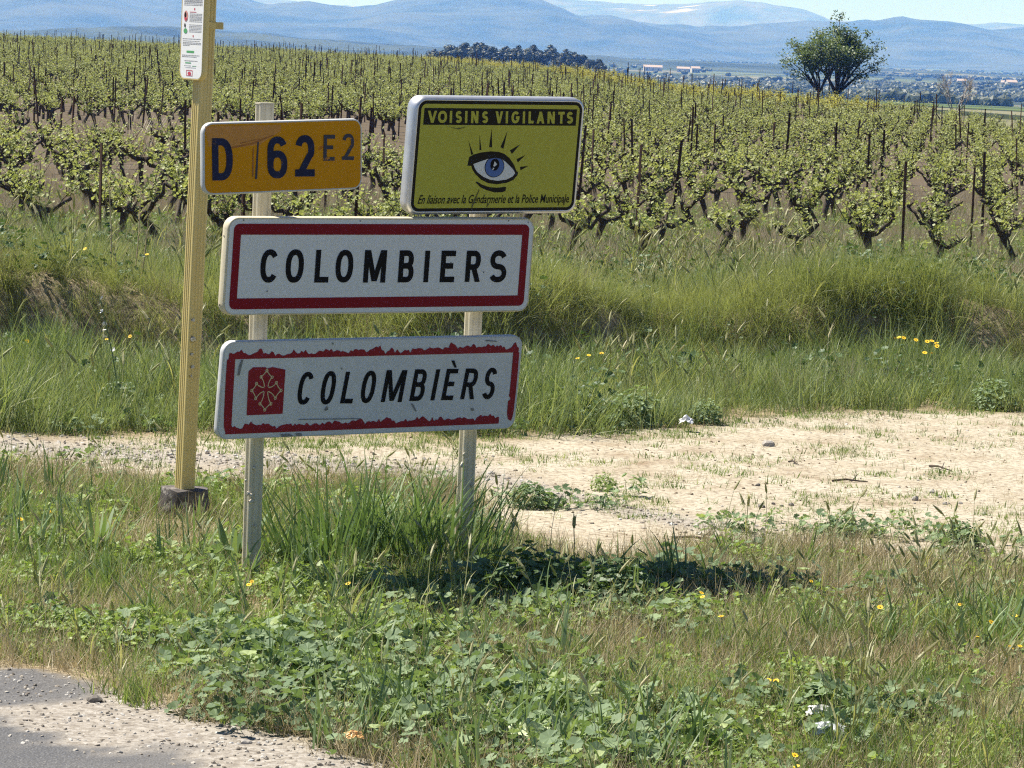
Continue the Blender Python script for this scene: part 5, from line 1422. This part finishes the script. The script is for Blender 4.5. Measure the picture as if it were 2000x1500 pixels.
# ------------------------------------------------------------------ snails on the posts
M_SHELL = flat_mat('snail_shell', (0.62, 0.56, 0.44), .5, .4, .25, 160)
M_SNAIL = flat_mat('snail_body', (0.20, 0.16, 0.11), .6, .4, .2, 90)
def snail_meshes():
    a = MB(); pts, rad = [], []
    for i in range(40):
        s = i / 39; th = s * 2 * math.pi * 2.6; R = .0004 + .0062 * s ** 1.3
        pts.append((R * math.cos(th), R * math.sin(th), .010 - .0065 * s)); rad.append(.0008 + .0042 * s)
    a.tube(pts, rad, 8, .5, True)
    b = MB(); b.tube([(.009, -.004, .001), (.004, .002, .001), (-.004, .006, .001), (-.011, .004, .0015)], [.002, .0042, .004, .0015], 7)
    return a.mesh('shell', M_SHELL, True), b.mesh('body', M_SNAIL, True)
SN = snail_meshes(); sfirst = None
def snail(px, py, Y, nrm, label, group, s=1.0):
    global sfirst
    p = at_depth(px, py, Y)
    if sfirst is None:
        t = empty('snail'); link('shell', SN[0], t); link('body', SN[1], t); sfirst = t
    else: t = copy_tree(sfirst)
    t.location = p + nrm * .0; t.rotation_euler = (nrm.to_track_quat('Z', 'Y').to_matrix() @ Matrix.Rotation(random.uniform(0, 6.28), 3, 'Z')).to_euler()
    t.scale = (s, s, s); tag(t, label, 'snail', group)
def post_front(foot, px):     # distance at which the ray meets the post's front face plane
    p0 = foot + N3 * .027; v = ray(px, 900); k = (p0.dot(N3)) / (v.dot(N3)); return v.y * k
random.seed(21)
for px, py, s in ((906, 887, .8), (901, 908, 1.25), (921, 948, .7), (908, 1002, .7)):
    snail(px, py, post_front(RFX, px), N3, 'small pale snail stuck to the lower part of the right sign post', 'snails on the right sign post', s)
for px, py, s in ((496, 914, .8), (484, 964, .9), (489, 968, 1.0), (489, 979, 1.1), (498, 1027, .7), (480, 938, .6)):
    snail(px, py, post_front(LFX, px), N3, 'small pale snail stuck to the lower part of the left sign post', 'snails on the left sign post', s)
NR = Vector((math.cos(BA), -math.sin(BA), 0))
for px, py, s in ((377, 626, .9), (376, 662, 1.3), (374, 692, .8), (376, 717, .9), (373, 735, .6)):
    p0 = Vector((-1.547 + .0165 * 1.0, 16.83, 0)) + NR * .0372; v = ray(px, py)
    snail(px, py, v.y * (p0.dot(NR)) / (v.dot(NR)), NR, 'small pale snail stuck halfway up the yellow pole', 'snails on the yellow pole', s * 1.1)

# ------------------------------------------------------------------ single plants one can point to
def plant(name, px, py, fn, mat, label, cat, s=1.0, group=None, part='leaves'):
    p = on_ground(px, py)
    mb = MB(); fn(mb); t = empty(name, p, label, cat, group); t.scale = (s, s, s)
    link(part, mb.mesh(part, mat), t)
    return t
random.seed(31)
def long_tuft(m, n=95, r=.17, h0=.3, h1=.62, w=.0145):
    for _ in range(n):
        a = random.uniform(0, 6.283); rr = r * math.sqrt(random.random())
        blade(m, (math.cos(a) * rr * 1.5, math.sin(a) * rr * .8, -.02), random.uniform(h0, h1), random.uniform(w * .6, w * 1.3), a + random.gauss(0, .5), random.uniform(.02, .5), random.uniform(.1, .9), random.random() * .8, 5, random.uniform(0, 6.28))
def strap_tuft(m, n=24, h0=.2, h1=.36, w=.024):
    for _ in range(n):
        a = random.uniform(0, 6.283); rr = .05 * random.random()
        blade(m, (math.cos(a) * rr, math.sin(a) * rr, -.02), random.uniform(h0, h1), random.uniform(w * .6, w * 1.2), a, random.uniform(.1, .9), random.uniform(.1, .6), random.random(), 5)
for px, py, s, lb in ((640, 1120, .95, 'tall dark green grass tuft just right of the left sign post'), (730, 1105, 1.0, 'tall dark green grass tuft in the middle between the two sign posts'), (815, 1110, 1.0, 'tall dark green grass tuft in the sign shadow left of the right post'), (880, 1120, .9, 'tall dark green grass tuft at the foot of the right sign post')):
    plant('grass_tuft', px, py, long_tuft, M_STRAP, lb, 'grass tuft', s)
plant('strap_leaf_plant', 190, 1085, strap_tuft, M_STRAP, 'rosette of broad grey green strap leaves left of the yellow pole', 'plant', 1.1)
plant('dock_plant', 455, 1110, lambda m: strap_tuft(m, 12, .2, .38, .05), M_STRAP, 'broad leaved dock plant growing against the left side of the left sign post', 'plant', .9)
plant('dock_plant', 570, 1115, lambda m: strap_tuft(m, 14, .18, .36, .05), M_STRAP, 'broad leaved dock plant right of the left sign post', 'plant', .9)
plant('strap_leaf_plant', 385, 1040, lambda m: strap_tuft(m, 12, .16, .3, .03), M_STRAP, 'small strap leaved plant in front of the dark stone block', 'plant', .8)
def bush(m, n=420, r=.28, h=.34, l0=.014, l1=.034):
    for _ in range(n):
        d = Vector((random.gauss(0, 1), random.gauss(0, 1), abs(random.gauss(0, 1)))).normalized() * random.uniform(.55, 1.0)
        c = Vector((d.x * r, d.y * r, d.z * h + .01))
        lobed_leaf(m, c, random.uniform(l0, l1), d * .7 + rnd_up(.5), random.uniform(0, 6.28), 5, random.uniform(.1, .5), random.random(), 8)
for px, py, s, mt, lb in ((1238, 832, .72, M_MALLOW, 'round mallow bush at the edge of the track right of the lower sign'), (1475, 742, .6, M_BUSH, 'small dark bush in the tall grass of the ditch'), (1940, 800, .62, M_MALLOW, 'mallow bush at the right end of the ditch grass'), (1375, 826, .45, M_MALLOW, 'low mallow plant beside the white scrap on the track edge'), (230, 820, .7, M_BUSH, 'dark leafy bush left of the yellow pole behind the gravel'), (1640, 1045, .36, M_MALLOW, 'mallow plant in the grass island on the near side of the track'), (1875, 1075, .45, M_BUSH, 'dark mallow plant in the grass at the right near side of the track'), (1180, 958, .28, M_CLOVER, 'small yellow green weed standing alone on the track'), (1030, 990, .4, M_MALLOW, 'low weed right of the right sign post at the track edge'), (1035, 1190, .8, M_BUSH, 'dark leafy bush in the sign shadow right of the right post'), (1190, 1195, .7, M_BUSH, 'dark leafy weed in the middle of the sign shadow')):
    plant('bush', px, py, bush, mt, lb, 'bush', s)
plant('thistle', 105, 735, lambda m: strap_tuft(m, 22, .2, .36, .06), leaf_mat('silver_leaves', [(0, (.10, .16, .10)), (.5, (.22, .29, .2)), (1, (.42, .48, .38))], .2), 'silvery broad leaved thistle in the ditch at the left', 'plant', 1.1)
def tussock(m):
    long_tuft(m, 240, .5, .5, 1.15, .016)
for i in range(1):
    p = at_depth(243, 232, 62); t = empty('grass_tussock', (p.x, 62, gz(p.x, 62)), 'big straw coloured grass tussock among the vines at the upper left', 'grass tuft')
    mb = MB(); tussock(mb); link('leaves', mb.mesh('leaves', M_PINK), t)
# white flowering stalk leaning in the bank at the left
p = on_ground(243, 690); t = empty('flower_stalk', p, 'leaning asphodel like stalk with white blossoms on the left bank', 'plant')
mb = MB(); q = at_depth(193, 573, p.y) - p; mb.tube([(0, 0, 0), q * .5 + Vector((.01, 0, .02)), q], [.005, .004, .002], 5); link('stem', mb.mesh('stem', M_STRAP), t)
M_PETAL = flat_mat('white_petals', (.72, .71, .66), .6, .3, .1, 60)
for k in range(10):
    s = .5 + .05 * k; mb = MB(); c = q * s + Vector((random.uniform(-.02, .02), random.uniform(-.02, .02), .01)); lobed_leaf(mb, c, .016, rnd_up(1), random.uniform(0, 6), 5, .4); link('blossom', mb.mesh('blossom', M_PETAL), t)
# tall dry stems before the vines at the left
for (xa, ya, xb, yb) in ((217, 540, 213, 360), (262, 545, 275, 375), (272, 560, 290, 420), (225, 548, 222, 470)):
    p = on_ground(xa, ya); q = at_depth(xb, yb, p.y) - p
    t = empty('dry_stem', p, 'thin dry weed stem standing before the vines at the left', 'plant', 'dry weed stems at the left')
    mb = MB(); mb.tube([(0, 0, -.05), q * .5 + Vector((.01, 0, 0)), q], [.006, .005, .002], 4); link('stem', mb.mesh('stem', M_STRAW), t)
    mb = MB()
    for k in range(5): blade(mb, q * random.uniform(.4, 1), .12, .006, random.uniform(0, 6.28), .6, .5, .6, 2)
    link('twigs', mb.mesh('twigs', M_STRAW), t)

# yellow flowers
M_FLOWER = flat_mat('yellow_petals', (0.80, 0.52, 0.02), .6, .3, .12, 60)
M_FLOWERC = flat_mat('flower_centre', (0.55, 0.28, 0.01), .7, .2, .2, 60)
def flower_meshes(hh):
    a, b, c = MB(), MB(), MB()
    a.tube([(0, 0, -hh), (.006, .004, -hh * .5), (0, 0, 0)], [.002, .0017, .0015], 4)
    for k in range(9):
        an = k * 2 * math.pi / 9; d = Vector((math.cos(an), math.sin(an), .12)); s = Vector((-math.sin(an), math.cos(an), 0))
        b.add([d * .002, d * .011 + s * .0042, d * .0165, d * .011 - s * .0042], [(0, 1, 2, 3)])
    c.tube([(0, 0, -.001), (0, 0, .004)], [.005, .0035], 7)
    return a.mesh('stem', M_STRAP), b.mesh('petals', M_FLOWER), c.mesh('centre', M_FLOWERC)
FLM = flower_meshes(.16); ffirst = None
def flower(px, py, label, group, s=1.0, hh=.16):
    global ffirst
    v = ray(px, py); z = 0.0
    for _ in range(8):
        P = Vector((0, 0, CAMZ)) + v * ((z + hh * s - CAMZ) / v.z); z = gz(P.x, P.y)
    if ffirst is None:
        t = empty('yellow_flower'); [link(n_, m_, t) for n_, m_ in zip(('stem', 'petals', 'centre'), FLM)]; ffirst = t
    else: t = copy_tree(ffirst)
    t.location = P; t.scale = (s, s, s)
    for ch in t.children:
        if ch.name.startswith('stem'): ch.scale = (1, 1, hh / .16)
    t.rotation_mode = 'XYZ'; t.rotation_euler = (random.gauss(.45, .25), random.gauss(0, .25), random.uniform(-.6, .6))
    tag(t, label, 'flower', group)
random.seed(41)
for px, py in ((1370, 1158), (1372, 1166), (1408, 1204), (1875, 1181), (1936, 1215), (1909, 1245), (1974, 1264), (1992, 1262), (1516, 1330), (1501, 1328), (1552, 1475), (1556, 1497), (1584, 1135), (1438, 1104), (486, 1142), (492, 1136), (995, 1380), (680, 1140), (1719, 1186), (1983, 1203), (40, 1014), (97, 1000)):
    flower(px, py, 'small yellow flower dotted in the roadside verge grass', 'yellow flowers in the verge', random.uniform(.6, .85))
for px, py in ((1748, 661), (1756, 659), (1765, 660), (1789, 664), (1811, 667), (1820, 666), (1829, 670), (1820, 690), (1806, 689), (1830, 676)):
    flower(px, py, 'yellow flower in the cluster on the bank at the right', 'yellow flower cluster on the right bank', 1.15, .30)
for px, py in ((1150, 694), (1175, 690), (208, 663), (254, 657), (53, 666), (166, 486), (65, 503), (287, 497), (1128, 700)):
    flower(px, py, 'single yellow flower in the bank grass behind the track', 'yellow flowers on the bank', 1.0, .26)

# loose stones, twigs and scraps
M_STONE = flat_mat('grey_stone', (0.36, 0.33, 0.29), .9, .2, .25, 30, 0, .6)
M_DSTONE = flat_mat('dark_stone', (0.20, 0.18, 0.155), .9, .2, .3, 30, 0, .6)
def stone(px, py, r, label, mat=None, group=None, flat=.6):
    p = on_ground(px, py); mb = MB(); stone_mesh(mb, r, 2, flat)
    o = link('stone', mb.mesh('stone', mat or M_STONE)); o.location = p + Vector((0, 0, r * .25)); o.rotation_euler = (0, 0, random.uniform(0, 6))
    tag(o, label, 'stone', group)
random.seed(51)
stone(184, 1370, .030, 'dark flat stone on the gravel beside the mallow patch', M_DSTONE)
stone(433, 1405, .018, 'white pebble at the gravel edge below the mallow patch')
stone(480, 1452, .020, 'pale stone half in grass at the gravel edge')
stone(1500, 871, .036, 'biggest pale stone lying alone at the middle of the sandy track')
stone(1787, 977, .024, 'grey stone on the track at the right', None)
for px, py in ((1820, 963), (1836, 972), (1845, 985), (1876, 984), (1755, 968)): stone(px, py, random.uniform(.011, .018), 'small grey stone in the scatter on the right of the track', None, 'small stones on the right of the track')
for px, py in ((1488, 991), (1510, 985), (1527, 989), (1545, 988), (1655, 1001), (1480, 949)): stone(px, py, random.uniform(.010, .019), 'small dark stone near the middle edge of the track', M_DSTONE, 'small dark stones at the near track edge')
def twig(px0, py0, px1, py1, label, r=.006):
    a, b = on_ground(px0, py0), on_ground(px1, py1); d = b - a; mb = MB()
    mb.tube([(0, 0, r), d * .4 + Vector((0, .02, r + .008)), d * .75 + Vector((0, -.01, r + .004)), d + Vector((0, 0, r))], [r, r * .9, r * .7, r * .4], 6)
    q = d * .55 + Vector((0, 0, r)); mb.tube([q, q + Vector((d.x * .2, .08, .03))], [r * .6, r * .3], 5)
    o = link('twig', mb.mesh('twig', M_BARK)); o.location = a; tag(o, label, 'twig')
twig(1625, 941, 1695, 943, 'dark straight twig lying on the middle of the track')
twig(1815, 912, 1860, 922, 'crooked twig on the right of the track')
twig(1310, 1053, 1415, 1059, 'long dry twig at the near edge of the track', .007)
twig(1540, 903, 1560, 909, 'short thin twig at the far side of the track', .005)
def crumple(name, px, py, w, h, c, label, cat, seed, spots=None):
    p = on_ground(px, py); random.seed(seed); mb = MB(); n = 9; vs = []
    for j in range(n):
        for i in range(n):
            u, v = i / (n - 1) - .5, j / (n - 1) - .5
            vs.append((u * w * random.uniform(.8, 1.1), v * w * .7, .012 + h * (.6 - abs(u) - abs(v) * .6) * random.uniform(.3, 1.5)))
    mb.add(vs, [(j * n + i, j * n + i + 1, (j + 1) * n + i + 1, (j + 1) * n + i) for j in range(n - 1) for i in range(n - 1)])
    m = flat_mat(name + '_film', c, .4, .5, .1, 20, 0, 0, spots)
    o = link(name, mb.mesh(name, m)); o.location = p + Vector((0, 0, .055)); o.rotation_euler = (.35, 0, random.uniform(-.4, .4)); tag(o, label, cat)
crumple('plastic_scrap', 1617, 1462, .12, .04, (.58, .60, .62), 'crumpled white plastic scrap in the grass at the lower right', 'litter', 1)
crumple('plastic_scrap', 1600, 1424, .09, .03, (.58, .58, .58), 'flat white scrap just above the crumpled plastic', 'litter', 2)
crumple('sweet_wrapper', 1030, 1472, .18, .07, (.62, .70, .42), 'pale green wrapper with red print in the grass at the bottom', 'litter', 3, (9, .62, (.65, .10, .06)))
crumple('paper_scrap', 690, 1474, .06, .02, (.75, .42, .16), 'small orange scrap at the gravel edge at the bottom', 'litter', 4)
crumple('paper_scrap', 1340, 842, .09, .05, (.72, .72, .72), 'white scrap on the far edge of the track', 'litter', 5)
